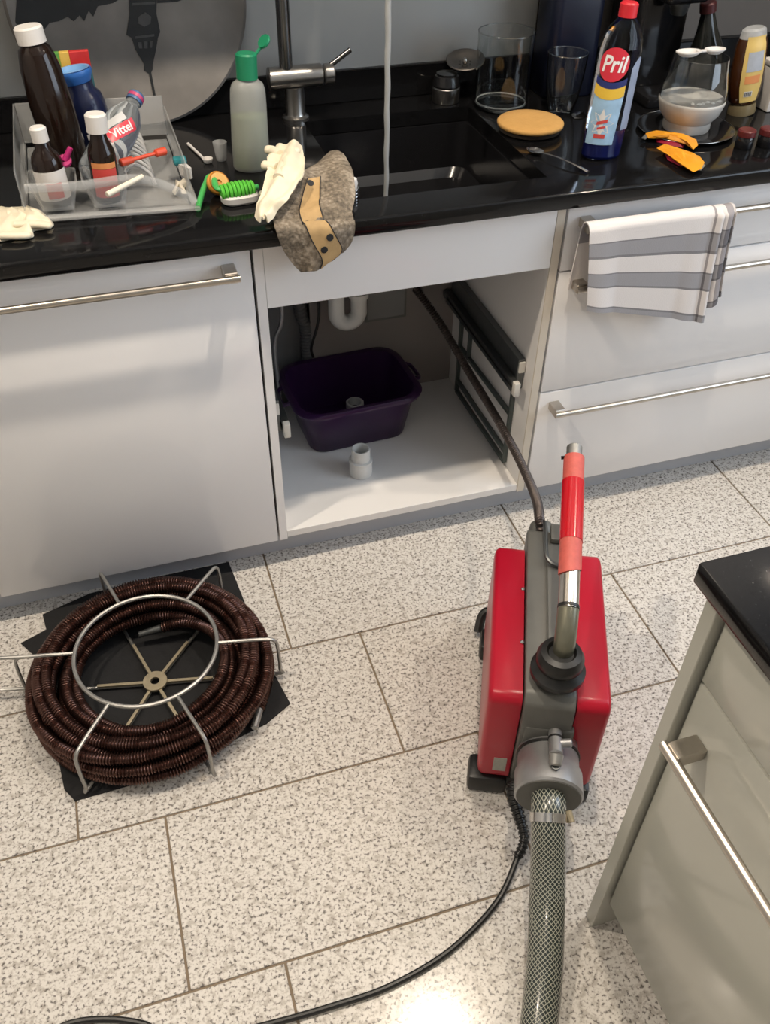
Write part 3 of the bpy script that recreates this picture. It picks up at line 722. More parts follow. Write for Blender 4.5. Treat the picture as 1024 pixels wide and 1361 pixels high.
# ------------------------------------------------------------------ tea towel on the top drawer handle
tw = mat('striped_towel', (.7, .66, .64), .9, bump=.25, bs=500); nt, b = nodes_of(tw)
uvn = nt.nodes.new('ShaderNodeUVMap'); sep = nt.nodes.new('ShaderNodeSeparateXYZ'); nt.links.new(uvn.outputs[0], sep.inputs[0])
WH, GR, DK = (.68, .645, .63), (.30, .295, .31), (.20, .195, .205)
rp = ramp(nt, [(0, WH), (.20, GR), (.30, WH), (.505, DK), (.515, GR), (.60, DK), (.615, WH), (.715, DK), (.725, GR), (.805, DK), (.818, WH), (.955, DK), (.968, GR)], 'CONSTANT'); nt.links.new(sep.outputs[1], rp.inputs[0])
rv = ramp(nt, [(0, (1, 1, 1)), (.735, (.45, .44, .46)), (.75, (1, 1, 1)), (.80, (.50, .49, .50)), (.89, (1, 1, 1)), (.93, (.45, .44, .46)), (.98, (.8, .8, .8))], 'CONSTANT'); nt.links.new(sep.outputs[0], rv.inputs[0])
mx = nt.nodes.new('ShaderNodeMix'); mx.data_type = 'RGBA'; mx.blend_type = 'MULTIPLY'; mx.inputs[0].default_value = 1
nt.links.new(rp.outputs[0], mx.inputs[6]); nt.links.new(rv.outputs[0], mx.inputs[7]); nt.links.new(mx.outputs[2], b.inputs['Base Color'])
HB = .757
def towel(u, v):
    if u < .74: x = .624+(.892-.624)*u/.74; fy = 0
    else:
        k = (u-.74)/.26; x = .892+.038*k+.008*math.sin(k*PI*2.5); fy = .011*math.sin(k*PI*3.2)
    wv = .0035*math.sin(u*9+1)+.0025*math.sin(u*21)
    if v > .42:
        t = (v-.42)/.58; L = .165+.065*min(u/.74, 1)-.05*max(0, (u-.80)/.2); z = HB+.006-t*L
        x += (.020*t)*(1-u)+t*t*.03*max(0, u-.5); y = -.0545-abs(fy)*(1+.4*t)-max(0, wv*(1.6*t+.2))-.003*t
    elif v > .28:
        a = (v-.28)/.14*PI; y = -.0405+.0135*math.cos(a)-abs(fy)*.5*(a/PI); z = HB+.004+.011*math.sin(a)
    else:
        t = (.28-v)/.28; z = HB+.004-t*.14; y = -.027+.012*t+max(-.004, min(.004, wv)); 
    return Vector((x, y, z))
bm = new(); sheet(bm, towel, 60, 64, .0026)
tag(obj('tea_towel', bm, tw, sharp=80), 'white and grey striped tea towel hanging over the top drawer handle', 'towel')

# ------------------------------------------------------------------ tap and running water
tapb = px((390, 153), 2, ZT); tapb.y = .483
tap = thing('kitchen_tap', 'brushed steel mixer tap with side lever behind the sink', 'tap', tapb)
mat('tap_steel', (.40, .385, .365), .28, 1, var=.1, vs=60)
mat('tap_dark', (.17, .17, .17), .25, 1, var=.1, vs=40)
bz = .912
bm = new(); lathe(bm, [(0, 0), (.028, 0), (.028, .006), (.022, .010), (.0205, .014), (.0205, .066), (0, .066)], 28, Matrix.Translation(tapb)); obj('tap_base', bm, 'tap_steel', tap)
xl, xr = px((357, 108), 1, tapb.y).x, px((428, 103), 1, tapb.y).x
bm = new(); cyl(bm, (xl, tapb.y, bz), (xr, tapb.y, bz), .0215, n=28, bev=.002); body = obj('tap_body', bm, 'tap_steel', tap)
bm = new(); cyl(bm, (xr+.003, tapb.y, bz), (xr+.026, tapb.y, bz), .020, n=28, bev=.003); obj('cartridge_cap', bm, 'tap_steel', body)
bm = new(); cyl(bm, (xr+.016, tapb.y, bz+.014), (xr+.062, tapb.y-.004, bz+.044), .0055, n=12, bev=.001); obj('lever', bm, 'tap_dark', body)
XS, YS = px((515, 120), 1, .20).x, .20
xp = px((378, 50), 1, tapb.y).x
P = [Vector((xp, tapb.y, bz+.01)), Vector((xp, tapb.y, 1.10)), Vector((xp, tapb.y, 1.20)), Vector((xp+.02, tapb.y-.05, 1.26)), Vector((xp+.06, tapb.y-.14, 1.28)), Vector((XS-.015, YS+.05, 1.26)), Vector((XS, YS, 1.21)), Vector((XS, YS, 1.165))]
bm = new(); tube(bm, spline(P, 8), .0135, 18); sp = obj('spout', bm, 'tap_dark', tap)
bm = new(); cyl(bm, (XS, YS, 1.17), (XS, YS, 1.150), .0145, n=20, bev=.001); obj('aerator', bm, 'tap_steel', sp)
mat('water', (.42, .43, .43), .12, alpha=.75, var=.03)
bm = new(); tube(bm, [Vector((XS+.0006*math.sin(k*.9), YS, 1.152-k*.0118)) for k in range(41)], lambda i, s: .0058-.0015*min(1, s*2)+.0003*math.sin(i*1.3), 12)
tag(obj('water_stream', bm, 'water'), 'thin pale stream of water falling from the tap into the sink', 'water')

# ------------------------------------------------------------------ round picture plate leaning at the back
mat('plate_grey', (.205, .19, .175), .40, var=.55, vs=10)
mat('plate_print', (.022, .024, .026), .5, var=.3, vs=30)
mat('plate_cloud', (.24, .235, .235), .5, var=.3, vs=14)
PR = .226; lean = math.radians(5.5)
pb = Vector((-.108, .522, ZT+.001))
PM = Matrix.Translation(pb) @ Matrix.Rotation(-lean, 4, 'X')      # local x right, z up, -y towards the room
plate = thing('picture_plate', 'large round grey plate printed with a dark upside-down skyline, leaning on the wall', 'plate', pb)
bm = new(); lathe(bm, [(0, -.004), (PR-.02, -.004), (PR, -.006), (PR+.002, -.003), (PR-.004, .003), (PR-.022, .001), (0, .001)], 72, PM @ Matrix.Translation((0, 0, PR)) @ Matrix.Rotation(PI/2, 4, 'X')); obj('disc', bm, 'plate_grey', plate, sharp=50)
def P2(p):      # photo pixel -> plate face point (local x,z), plate face lies near y=pb.y
    q = px(p, 1, pb.y+.02); q = px(p, 1, pb.y+(q.z-pb.z)*math.tan(lean)); l = PM.inverted() @ q; return (l.x, l.z)
def plate_print(name, pixels, mt, off=.0016):
    bm = new(); pr = [P2(p) for p in pixels]
    vs = [bm.verts.new(PM @ Vector((x, -off-.0006, z))) for x, z in pr]; vb = [bm.verts.new(PM @ Vector((x, -off+.0012, z))) for x, z in pr]
    n = len(vs); bm.faces.new(vs); bm.faces.new(list(reversed(vb)))
    for i in range(n): bm.faces.new((vs[i], vs[(i+1) % n], vb[(i+1) % n], vb[i]))
    bmesh.ops.triangulate(bm, faces=[f for f in bm.faces if len(f.verts) > 4]); obj(name, bm, mt, plate)
plate_print('printed_tower', [(171, -87), (210, -88), (208, 18), (213, 42), (210, 50), (207, 68), (203, 86), (203, 92), (201, 96), (207, 127), (204, 128), (198, 98), (191, 93), (192, 86), (180, 66), (175, 50), (168, 46), (172, 20)], 'plate_print')
plate_print('printed_skyline', [(12, -62), (60, -78), (130, -84), (172, -86), (172, -4), (160, -2), (150, 4), (130, 8), (124, 22), (118, 14), (112, 28), (106, 20), (98, 28), (90, 22), (78, 28), (66, 30), (58, 40), (46, 44), (36, 44), (20, 30), (22, 0)], 'plate_print')
plate_print('printed_skyline', [(209, -87), (300, -84), (316, -46), (300, -24), (262, -8), (236, 2), (209, 4)], 'plate_print')

mat('plate_print_light', (.075, .075, .075), .5, var=.3, vs=60)
for c_ in (((184, 22), (193, 16), (201, 22), (200, 31), (192, 35), (184, 31)), ((180, 48), (205, 45), (205, 48), (180, 51)), ((183, 56), (188, 56), (189, 64), (185, 64)), ((191, 55), (196, 55), (196, 64), (192, 64)), ((199, 54), (203, 54), (202, 63), (199, 63)), ((176, 4), (206, 2), (206, 5), (176, 7))):
    plate_print('printed_detail', c_, 'plate_print_light', .0030)

# ------------------------------------------------------------------ dish rack and what stands in it
mat('clear_plastic', (.55, .56, .56), .28, alpha=.32, var=.04, vs=10)
RX0, RX1, RY0, RY1 = -.358, -.078, .112, .462
rack = thing('dish_rack', 'clear plastic dish rack full of bottles on the black worktop', 'dish rack', ((RX0+RX1)/2, (RY0+RY1)/2, ZT+.0005))
sk = lambda x, y, z: Vector((x-.10*(y-RY0)*0+.0, y-.10*(x-RX0), z))
def rbox(bm, lo, hi, bev=.001):
    vs = box(bm, lo, hi, bev, 1)
    for v in vs: v.co = sk(*v.co)
zr = ZT+.0005
bm = new(); rbox(bm, (RX0+.006, RY0+.006, zr), (RX1-.006, RY1-.006, zr+.004)); obj('base', bm, 'clear_plastic', rack)
bm = new(); rbox(bm, (RX0-.006, RY0-.012, zr+.0045), (RX1+.008, RY0+.004, zr+.010)); rbox(bm, (RX0-.006, RY0+.004, zr+.0045), (RX0+.005, RY1, zr+.010)); rbox(bm, (RX1-.005, RY0+.004, zr+.0045), (RX1+.008, RY1, zr+.010)); obj('drip_flange', bm, 'clear_plastic', rack)
for nm, lo, hi in (('side_wall', (RX0, RY0+.01, zr+.0105), (RX0+.0025, RY1, zr+.085)), ('side_wall', (RX1-.0025, RY0+.04, zr+.0105), (RX1, RY1, zr+.066)), ('rear_wall', (RX0+.003, RY1-.0025, zr+.0105), (RX1-.003, RY1, zr+.085))):
    bm = new(); rbox(bm, lo, hi); obj(nm, bm, 'clear_plastic', rack)
# front rim: a band that runs level then bows down to the right corner
fp = [sk(RX0+.012, RY0-.004, zr+.060), sk(RX0+.10, RY0-.006, zr+.060), sk(RX0+.18, RY0+.002, zr+.062), sk(RX0+.225, RY0+.006, zr+.050), sk(RX1-.015, RY0+.004, zr+.028), sk(RX1, RY0+.002, zr+.012)]
bm = new(); tube(bm, spline(fp, 8), .006, 10, flat=1.3); obj('front_rim', bm, 'clear_plastic', rack)
for xc, w0, w1 in ((RX0+.055, .040, .026), (RX0+.140, .038, .026)):
    bm = new(); y0 = RY0+.012
    loft(bm, [(rrect(xc-w1, xc+w1, y0+.004, y0+.060, .006, 3), zr+.0105), (rrect(xc-w0, xc+w0, y0-.004, y0+.070, .008, 3), zr+.058), (rrect(xc-w0+.002, xc+w0-.002, y0-.002, y0+.068, .008, 3), zr+.058), (rrect(xc-w1+.002, xc+w1-.002, y0+.006, y0+.058, .006, 3), zr+.0125)])
    for v in bm.verts: v.co = sk(*v.co)
    obj('cutlery_cup', bm, 'clear_plastic', rack)
mat('frost_plastic', (.60, .60, .60), .4, alpha=.75, var=.04, vs=10)
for k in range(9):
    yk = RY0+.10+k*.026
    bm = new(); tube(bm, spline([sk(RX1-.115, yk, zr+.011), sk(RX1-.108, yk, zr+.032), sk(RX1-.085, yk, zr+.048), sk(RX1-.062, yk, zr+.032), sk(RX1-.055, yk, zr+.011)], 6), .0032, 8); obj('plate_rib', bm, 'frost_plastic', rack)

mat('brown_glass', (.012, .006, .004), .12, var=.2, vs=20)
mat('white_cap', (.64, .62, .60), .45, var=.03, vs=30, bump=.1, bs=300)
mat('label_red', (.55, .06, .05), .5, var=.1, vs=60); mat('label_orange', (.62, .24, .08), .5, var=.1, vs=60)
mat('label_white', (.66, .63, .60), .5, var=.05, vs=60)
def cap_ribs(r, z0, z1): return [(0, z0), (r, z0), (r, z1-.003), (r-.003, z1), (0, z1)]
def bottle(name, label, base, top, prof, cap, mt, n=32, sx=1, sy=1, cat='bottle', group=None):
    t = thing(name, label, cat, base, group=group); M, L = frame_to(base, top)
    # keep the roll of the tilted frame upright
    d_ = (Vector(top)-Vector(base)).normalized(); xa = Vector((1, 0, 0)); xa = (xa-d_*xa.dot(d_)).normalized(); ya = d_.cross(xa)
    M = Matrix((( xa.x, ya.x, d_.x, base[0]), (xa.y, ya.y, d_.y, base[1]), (xa.z, ya.z, d_.z, base[2]), (0, 0, 0, 1)))
    bm = new(); lathe(bm, prof, n, M, sx, sy); bd = obj('bottle_body', bm, mt, t, sharp=50)
    if cap:
        bm = new(); lathe(bm, cap_ribs(*cap[:3]), 28, M); obj('cap', bm, cap[3], t)
    return t, M, bd
def wrap(M, r, sx=1, sy=1, a0=-PI/2, off=.0006):
    """(arc length, height) -> point on the bottle's side; a0 is the facing direction"""
    def f(s, z):
        a = a0+s/r; rr = r+off; return M @ Vector((rr*sx*math.cos(a), rr*sy*math.sin(a), z))
    return f
rz = zr+.0048
# tall brown bottle
tb = Vector((-.272, .275, rz+.006)); tt = px((36, 34), 1, .285)
L = (tt-tb).length
bottle('brown_bottle', 'tall dark brown bottle with white screw cap standing in the dish rack', tb, tt, [(0, 0), (.034, 0), (.037, .004), (.037, L*.50), (.0335, L*.74), (.0290, L-.042), (.0265, L-.034), (.0205, L-.028), (.0200, L-.026), (0, L-.026)], (.0235, L-.0255, L, 'white_cap'), 'brown_glass')
# two small brown bottles in the cutlery cups
b0 = Vector((RX0+.055, RY0+.042-.006, zr+.014)); b0 = Vector((b0.x, b0.y, b0.z)); tt = px((49, 168), 1, b0.y+.004)
L = (tt-b0).length
t, M, bd = bottle('medicine_bottle', 'small dark brown medicine bottle with white cap and pale label, in the dish rack', b0, tt, [(0, 0), (.0235, 0), (.0255, .003), (.0255, L-.056), (.022, L-.045), (.013, L-.034), (.0115, L-.024), (0, L-.024)], (.0135, L-.0235, L, 'white_cap'), 'brown_glass')
bm = new(); decal(bm, rect2d(-.036, .036, .012, L-.066, 16, 3), wrap(M, .0255)); obj('bottle_label', bm, 'label_white', bd)
bm = new(); decal(bm, rect2d(-.010, .016, .016, L-.085, 8, 3), wrap(M, .0255, off=.0011)); obj('label_mark', bm, 'label_red', bd)
b0 = Vector((RX0+.140, RY0+.044-.014, zr+.014)); tt = px((126, 150), 1, b0.y+.004); L = (tt-b0).length
t, M, bd = bottle('medicine_bottle', 'small brown medicine bottle with white cap and red-orange label', b0, tt, [(0, 0), (.021, 0), (.023, .003), (.023, L-.068), (.0215, L-.058), (.0145, L-.042), (.0125, L-.030), (0, L-.030)], (.0175, L-.0295, L, 'white_cap'), 'brown_glass')
bm = new(); decal(bm, rect2d(-.022, .022, .01, L-.084, 12, 3), wrap(M, .023)); obj('bottle_label', bm, 'label_red', bd)
bm = new(); decal(bm, rect2d(-.022, .022, L-.0835, L-.074, 12, 1), wrap(M, .023)); obj('label_band', bm, 'label_orange', bd)
# blue jar
mat('navy_plastic', (.010, .014, .045), .22, var=.2, vs=20); mat('blue_lid', (.03, .13, .42), .35, var=.1, vs=20); mat('blue_lid_light', (.16, .34, .60), .4, var=.05, vs=20)
jb = Vector((-.218, .375, rz)); jt = px((96, 92), 1, .385); L = (jt-jb).length
t, M, bd = bottle('blue_jar', 'dark navy jar with a bright blue lid behind the brown bottles', jb, jt, [(0, 0), (.037, 0), (.040, .004), (.040, L-.060), (.037, L-.045), (.028, L-.034), (.028, L-.022), (0, L-.022)], None, 'navy_plastic', cat='jar')
bm = new(); lathe(bm, [(0, L-.0215), (.027, L-.0215), (.0325, L-.010), (.034, L-.004), (.033, L), (.028, L-.002), (.026, L-.009), (0, L-.009)], 36, M); obj('lid', bm, 'blue_lid', t)
bm = new(); lathe(bm, [(0, L-.0088), (.0255, L-.0088), (.0280, L-.0012), (.031, L+.001), (.0275, L+.0005), (.0245, L-.007), (0, L-.007)], 36, M); obj('lid_dish', bm, 'blue_lid_light', t)
bm = new(); decal(bm, rect2d(-.010, .040, .030, .040, 12, 2, lambda s, z: (s, z+.012*math.cos(s*60))), wrap(M, .040)); obj('label_swoosh', bm, 'label_white', bd)
# bright packet behind
pk = thing('food_packet', 'flat upright packet with green, yellow and red top edge behind the blue jar', 'packet', (-.235, .435, rz))
p0, p1 = px((62, 70), 1, .435), px((117, 66), 1, .435)
mat('packet_green', (.10, .30, .06), .4, var=.2, vs=40); mat('packet_yellow', (.62, .40, .08), .4, var=.2, vs=40); mat('packet_red', (.50, .03, .03), .35, var=.2, vs=60); mat('packet_teal', (.03, .12, .14), .4, var=.3, vs=30)
xs_ = [p0.x, p0.x+(p1.x-p0.x)*.28, p0.x+(p1.x-p0.x)*.52, p1.x]; ztp = p1.z
for (xa, xb), mt in zip(zip(xs_, xs_[1:]), ('packet_green', 'packet_yellow', 'packet_red')):
    bm = new(); box(bm, (xa, .429, ztp-.030), (xb, .441, ztp), .001, 1); obj('packet_stripe', bm, mt, pk)
bm = new(); box(bm, (p0.x, .430, rz), (p1.x, .440, ztp-.0302), .001, 1); obj('packet_body', bm, 'packet_teal', pk)
# tilted water bottle
mat('pet_clear', (.80, .85, .88), .06, trans=.92, var=.03, ior=1.2)
mat('vittel_red', (.60, .03, .05), .35, var=.06, vs=60); mat('print_white', (.80, .78, .76), .5, var=.02)
mat('bottle_cap_blue', (.05, .11, .24), .4, var=.1, vs=40); mat('cap_pink', (.45, .05, .14), .4, var=.1, vs=40)
vb_ = px((133, 222), 1, .20); vb_.y = .20; vb_.z = max(vb_.z, rz+.028); vt_ = px((183, 125), 1, .30)
vd = (vt_-vb_).normalized(); 
vb_ = vb_-vd*.02
vb_.z = max(vb_.z, rz+.024)
L = (vt_-vb_).length
t, M, bd = bottle('water_bottle', 'clear plastic water bottle with red Vittel label lying tilted in the dish rack', vb_, vt_, [(0, 0), (.030, 0), (.033, .006), (.033, .030), (.0315, .034), (.033, .038), (.033, L-.075), (.030, L-.055), (.020, L-.034), (.0125, L-.026), (.0125, L-.018), (0, L-.018)], (.0145, L-.0175, L, 'bottle_cap_blue'), 'pet_clear')
bm = new(); lathe(bm, [(.0146, L-.012), (.0150, L-.012), (.0150, L-.006), (.0146, L-.006)], 28, M, closed=True); obj('cap_band', bm, 'cap_pink', t)
# the label faces the room
dloc = M.inverted().to_3x3() @ (Vector(CAM)-vb_); aface = math.atan2(dloc.y, dloc.x)
zl = L-.100; ca, sa = math.cos(math.radians(62)), math.sin(math.radians(62))
rotl = lambda fl: ([(x*ca-y*sa+.004, x*sa+y*ca+zl+.008) for x, y in fl[0]], fl[1])
f = wrap(M, .033, a0=aface)
bm = new(); decal(bm, rotl(rect2d(-.029, .029, -.0105, .0105, 20, 3)), f); obj('red_label', bm, 'vittel_red', bd)
# letters run across the tilted bottle as in the photo
bm = new(); decal(bm, rotl(text2d('Vittel', .0205, .0004)), wrap(M, .033, a0=aface, off=.0012)); obj('label_letters', bm, 'print_white', bd, label='white letters reading Vittel')
bm = new(); decal(bm, rotl(rect2d(-.026, .020, .0125, .026, 10, 4)), wrap(M, .033, a0=aface, off=.001)); obj('label_silver', bm, 'frost_plastic', bd)
# small things in the rack
mat('orange_red', (.62, .07, .03), .35, var=.06, vs=40); mat('magenta', (.42, .02, .14), .4, var=.1, vs=40); mat('cream_plastic', (.72, .66, .54), .4, var=.04, vs=40); mat('teal_plastic', (.03, .22, .25), .4, var=.1, vs=40)
a, b_ = px((162, 216), 2, zr+.062), px((218, 201), 2, zr+.062)
br = thing('bottle_brush', 'orange-red thin brush stick lying across the plate ribs', 'brush', a.lerp(b_, .5)-Vector((0, 0, .012)))
bm = new(); cyl(bm, a, b_, .0032, n=12); obj('stick', bm, 'orange_red', br)
d_ = (b_-a).normalized()
bm = new(); cyl(bm, a-d_*.004, a+d_*.022, .007, .006, 14, .002); obj('stick_end', bm, 'orange_red', br)
bm = new(); cyl(bm, b_-d_*.018, b_+d_*.004, .007, .007, 14, .002); obj('stick_end', bm, 'orange_red', br)
a, b_ = px((142, 259), 2, zr+.055), px((190, 234), 2, zr+.064)
bm = new(); cyl(bm, a, b_, .0050, .0042, 14, .001); tag(obj('white_straw', bm, 'cream_plastic'), 'short cream plastic stick resting on the front rim of the dish rack', 'stick')
a, b_ = px((86, 214), 2, zr+.08), px((94, 196), 2, zr+.10)
pg = thing('pink_clip', 'magenta plastic clip between the brown bottles', 'clip', a)
bm = new(); cyl(bm, a, b_, .0055, .0045, 12, .001); obj('stem', bm, 'magenta', pg)
bm = new(); lathe(bm, [(.004, -.003), (.011, -.003), (.012, 0), (.011, .003), (.004, .003)], 18, Matrix.Translation(a) @ Matrix.Rotation(.6, 4, 'X'), closed=True); obj('ring', bm, 'magenta', pg)
pts_ = [px(p, 2, zr+.011) for p in ((233, 241), (240, 245), (247, 238), (249, 245), (245, 252), (249, 258), (242, 258), (238, 252), (233, 260), (229, 256), (234, 249))]
bm = new(); puff(bm, pts_, (0, 0, 1), .010, 4); tag(obj('measuring_token', bm, 'cream_plastic'), 'small cream star-shaped plastic piece in the corner of the dish rack', 'plastic piece')
a = px((240, 220), 2, zr+.03); 
tq = thing('nail_brush', 'small teal and white brush in the corner of the dish rack', 'brush', a-Vector((0, 0, .0155)))
bm = new(); box(bm, a+Vector((-.012, -.008, .002)), a+Vector((.012, .014, .014)), .004, 2); obj('brush_back', bm, 'teal_plastic', tq)
bm = new(); prism(bm, [(a.x-.004, a.y-.009), (a.x+.012, a.y-.034), (a.x+.016, a.y-.030), (a.x+.010, a.y-.008)], a.z-.013, a.z+.006); obj('bristles', bm, 'white_cap', tq)
bm = new(); q0, q1 = px((150, 200), 2, zr+.085), px((148, 226), 2, zr+.062)
prism(bm, [(q0.x-.012, 0), (q0.x+.016, 0), (q0.x+.004, .075), (q0.x-.010, .075)], -.006, .006, Matrix.Translation((0, RY0+.085, zr+.012)) @ Matrix.Rotation(PI/2, 4, 'X')); tag(obj('white_carton', bm, 'label_white'), 'small white folded carton beside the red-labelled medicine bottle', 'carton')

# ------------------------------------------------------------------ between rack and sink
mat('milky_plastic', (.52, .53, .50), .35, alpha=.42, var=.03, vs=20); mat('green_liquid', (.11, .15, .06), .3, var=.08, vs=20)
mat('cap_green', (.01, .19, .09), .4, var=.1, vs=30)
gb = Vector((.052, .245, ZT+.0005)); gt = px((327, 70), 1, .25); L = (gt-gb).length
t, M, bd = bottle('cleaner_bottle', 'translucent cleaner bottle with green flip cap, half full of greenish liquid', gb, gt, [(0, 0), (.031, 0), (.034, .004), (.0345, .05), (.0325, L-.075), (.0315, L-.060), (.028, L-.050), (.020, L-.044), (.018, L-.042), (0, L-.042)], (.019, L-.0415, L, 'cap_green'), 'milky_plastic', sy=.8)
bm = new(); lathe(bm, [(0, .002), (.029, .002), (.0325, .006), (.0325, .095), (0, .096)], 32, M, 1, .8); obj('liquid', bm, 'green_liquid', t)
bm = new(); q = M @ Vector((.017, 0, L)); q2 = M @ Vector((.034, .004, L+.016)); 
lathe(bm, [(0, -.002), (.012, -.002), (.013, 0), (.012, .003), (0, .003)], 24, frame_to(q2, q2+Vector((-.55, -.25, .55)))[0]); bmh = obj('flip_lid', bm, 'cap_green', t)
bm = new(); cyl(bm, M @ Vector((.016, 0, L-.004)), q2+Vector((-.004, 0, -.006)), .003, n=8); obj('hinge', bm, 'cap_green', t)
# dosing spoon
a, b_ = px((250, 191), 2, ZT+.004), px((272, 212), 2, ZT+.004)
ds = thing('dosing_spoon', 'small white plastic dosing spoon beside the dish rack', 'spoon', (b_.x, b_.y, ZT))
bm = new(); cyl(bm, a, b_, .0030, .0026, 10, .001); obj('stem', bm, 'white_cap', ds)
bm = new(); lathe(bm, [(0, .0005), (.007, .0005), (.0098, .006), (.0098, .0085), (.0085, .0085), (.006, .003), (0, .003)], 24, Matrix.Translation((b_.x+.005, b_.y-.008, ZT+.0005))); obj('scoop', bm, 'white_cap', ds)
bm = new(); lathe(bm, [(0, 0), (.0035, 0), (.0035, .001), (0, .001)], 12, Matrix.Translation((b_.x+.005, b_.y-.008, ZT+.0036))); obj('scoop_mark', bm, 'label_orange', ds)
# small clear cup
mat('thin_glass', (.95, .97, .97), .03, trans=1.0, ior=1.3)
mat('frost_clear', (.55, .56, .56), .3, alpha=.5, var=.03)
c = px((297, 218), 2, ZT)
bm = new(); lathe(bm, [(0, 0), (.0085, 0), (.010, .004), (.0135, .034), (.0125, .034), (.009, .005), (0, .003)], 24, Matrix.Translation((c.x, c.y+.02, ZT+.0005))); tag(obj('medicine_cup', bm, 'frost_clear'), 'tiny clear plastic cup behind the orange piece', 'cup')
# orange ring piece
mat('orange_peel', (.60, .25, .04), .45, var=.15, vs=80, bump=.2, bs=300); mat('orange_flesh', (.62, .36, .10), .45, var=.15, vs=80)
c = px((290, 246), 2, ZT+.018); c.z = ZT+.021
op = thing('orange_half', 'half orange lying behind the green dish brush', 'orange', (c.x, c.y, ZT))
Mo = Matrix.Translation(c) @ Matrix.Rotation(math.radians(48), 4, 'X') @ Matrix.Rotation(math.radians(20), 4, 'Y')
bm = new(); lathe(bm, [(0, -.020), (.009, -.018), (.016, -.012), (.0205, -.003), (.021, .004), (.019, .006)], 28, Mo); lathe(bm, [(.019, .006), (.018, .005), (0, .004)], 28, Mo); obj('peel', bm, 'orange_peel', op, sharp=60)
bm = new(); lathe(bm, [(.0045, .0058), (.017, .0064), (.017, .0075), (.0045, .007)], 28, Mo, closed=True); obj('flesh', bm, 'orange_flesh', op)
# green dish brush
mat('brush_green', (.10, .50, .05), .4, var=.1, vs=40); mat('brush_green_dark', (.06, .40, .10), .35, var=.1, vs=40)
hc = px((318, 258), 2, ZT+.014)
db = thing('dish_brush', 'bright green dish brush with bent handle and white bristle pad', 'brush', (hc.x, hc.y, ZT))
hx = (px((345, 250), 2, ZT+.02)-px((292, 258), 2, ZT+.02)).normalized(); hang = math.atan2(hx.y, hx.x)
Mh = Matrix.Translation((hc.x, hc.y, ZT+.001)) @ Matrix.Rotation(hang, 4, 'Z')
bm = new(); vs = loft(bm, [(rrect(-.028, .030, -.018, .018, .015, 5), 0), (rrect(-.033, .034, -.021, .021, .018, 5), .004), (rrect(-.034, .034, -.021, .021, .018, 5), .013), (rrect(-.030, .031, -.018, .018, .015, 5), .016)]); bmesh.ops.transform(bm, matrix=Mh, verts=vs); obj('bristle_pad', bm, 'white_cap', db)
for k in range(9):
    x = -.030+k*.0068; r = .015+.005*math.sin((k+1)/10*PI)
    bm = new(); lathe(bm, [(.003, -.0028), (r-.002, -.0026), (r, 0), (r-.002, .0026), (.003, .0028)], 20, Mh @ Matrix.Translation((x, 0, .021)) @ Matrix.Rotation(PI/2, 4, 'Y'), sx=.75, closed=True); obj('rib', bm, 'brush_green', db)
bm = new(); tube(bm, spline([Mh @ Vector((.036, .002, .020)), Mh @ Vector((.0, .0, .024)), Mh @ Vector((-.035, .004, .026)), px((284, 237), 2, ZT+.030), px((277, 235), 2, ZT+.028), px((272, 247), 2, ZT+.018), px((266, 266), 2, ZT+.008), px((263, 277), 2, ZT+.006)], 8), lambda i, s: .0055 if i < 40 else .0068, 12, flat=.75); obj('handle', bm, 'brush_green_dark', db)
bm = new(); lathe(bm, [(0, -.006), (.005, -.004), (.007, 0), (.005, .004), (0, .006)], 16, Mh @ Matrix.Translation((.040, -.010, .012))); obj('tip', bm, 'cream_plastic', db)

# ------------------------------------------------------------------ cleaning cloth over the edge, rubber gloves
cl = mat('fur_cloth', (.20, .165, .125), .95, bump=.9, bs=260); nt, b = nodes_of(cl)
g = nt.nodes.new('ShaderNodeNewGeometry'); n1 = nt.nodes.new('ShaderNodeTexNoise'); n1.inputs['Scale'].default_value = 140; n1.inputs['Detail'].default_value = 4; nt.links.new(g.outputs['Position'], n1.inputs['Vector'])
n2 = nt.nodes.new('ShaderNodeTexNoise'); n2.inputs['Scale'].default_value = 14; nt.links.new(g.outputs['Position'], n2.inputs['Vector'])
av = nt.nodes.new('ShaderNodeMath'); av.operation = 'ADD'; nt.links.new(n1.outputs['Fac'], av.inputs[0]); nt.links.new(n2.outputs['Fac'], av.inputs[1])
hf = nt.nodes.new('ShaderNodeMath'); hf.operation = 'MULTIPLY'; hf.inputs[1].default_value = .5; nt.links.new(av.outputs[0], hf.inputs[0])
rp = ramp(nt, [(.36, (.07, .058, .045)), (.50, (.19, .155, .115)), (.62, (.34, .29, .23))]); nt.links.new(hf.outputs[0], rp.inputs[0]); nt.links.new(rp.outputs[0], b.inputs['Base Color'])
YE = -.0385
rows = [(px((402, 238), 2, ZT+.006), px((440, 203), 2, ZT+.006)), (px((396, 240), 2, ZT+.028), px((452, 206), 2, ZT+.030)), (px((383, 250), 2, ZT+.034), px((466, 228), 2, ZT+.034)),
        (px((370, 272), 2, ZT+.020), px((471, 258), 2, ZT+.020))]
l3, r3 = px((366, 298), 1, YE), px((471, 290), 1, YE); rows.append((Vector((l3.x, -.020, ZT+.010)), Vector((r3.x, -.020, ZT+.010))))
for lp, rp_ in (((367, 306), (471, 296)), ((376, 330), (470, 312)), ((389, 350), (462, 328)), ((400, 361), (436, 347))): rows.append((px(lp, 1, YE), px(rp_, 1, YE)))
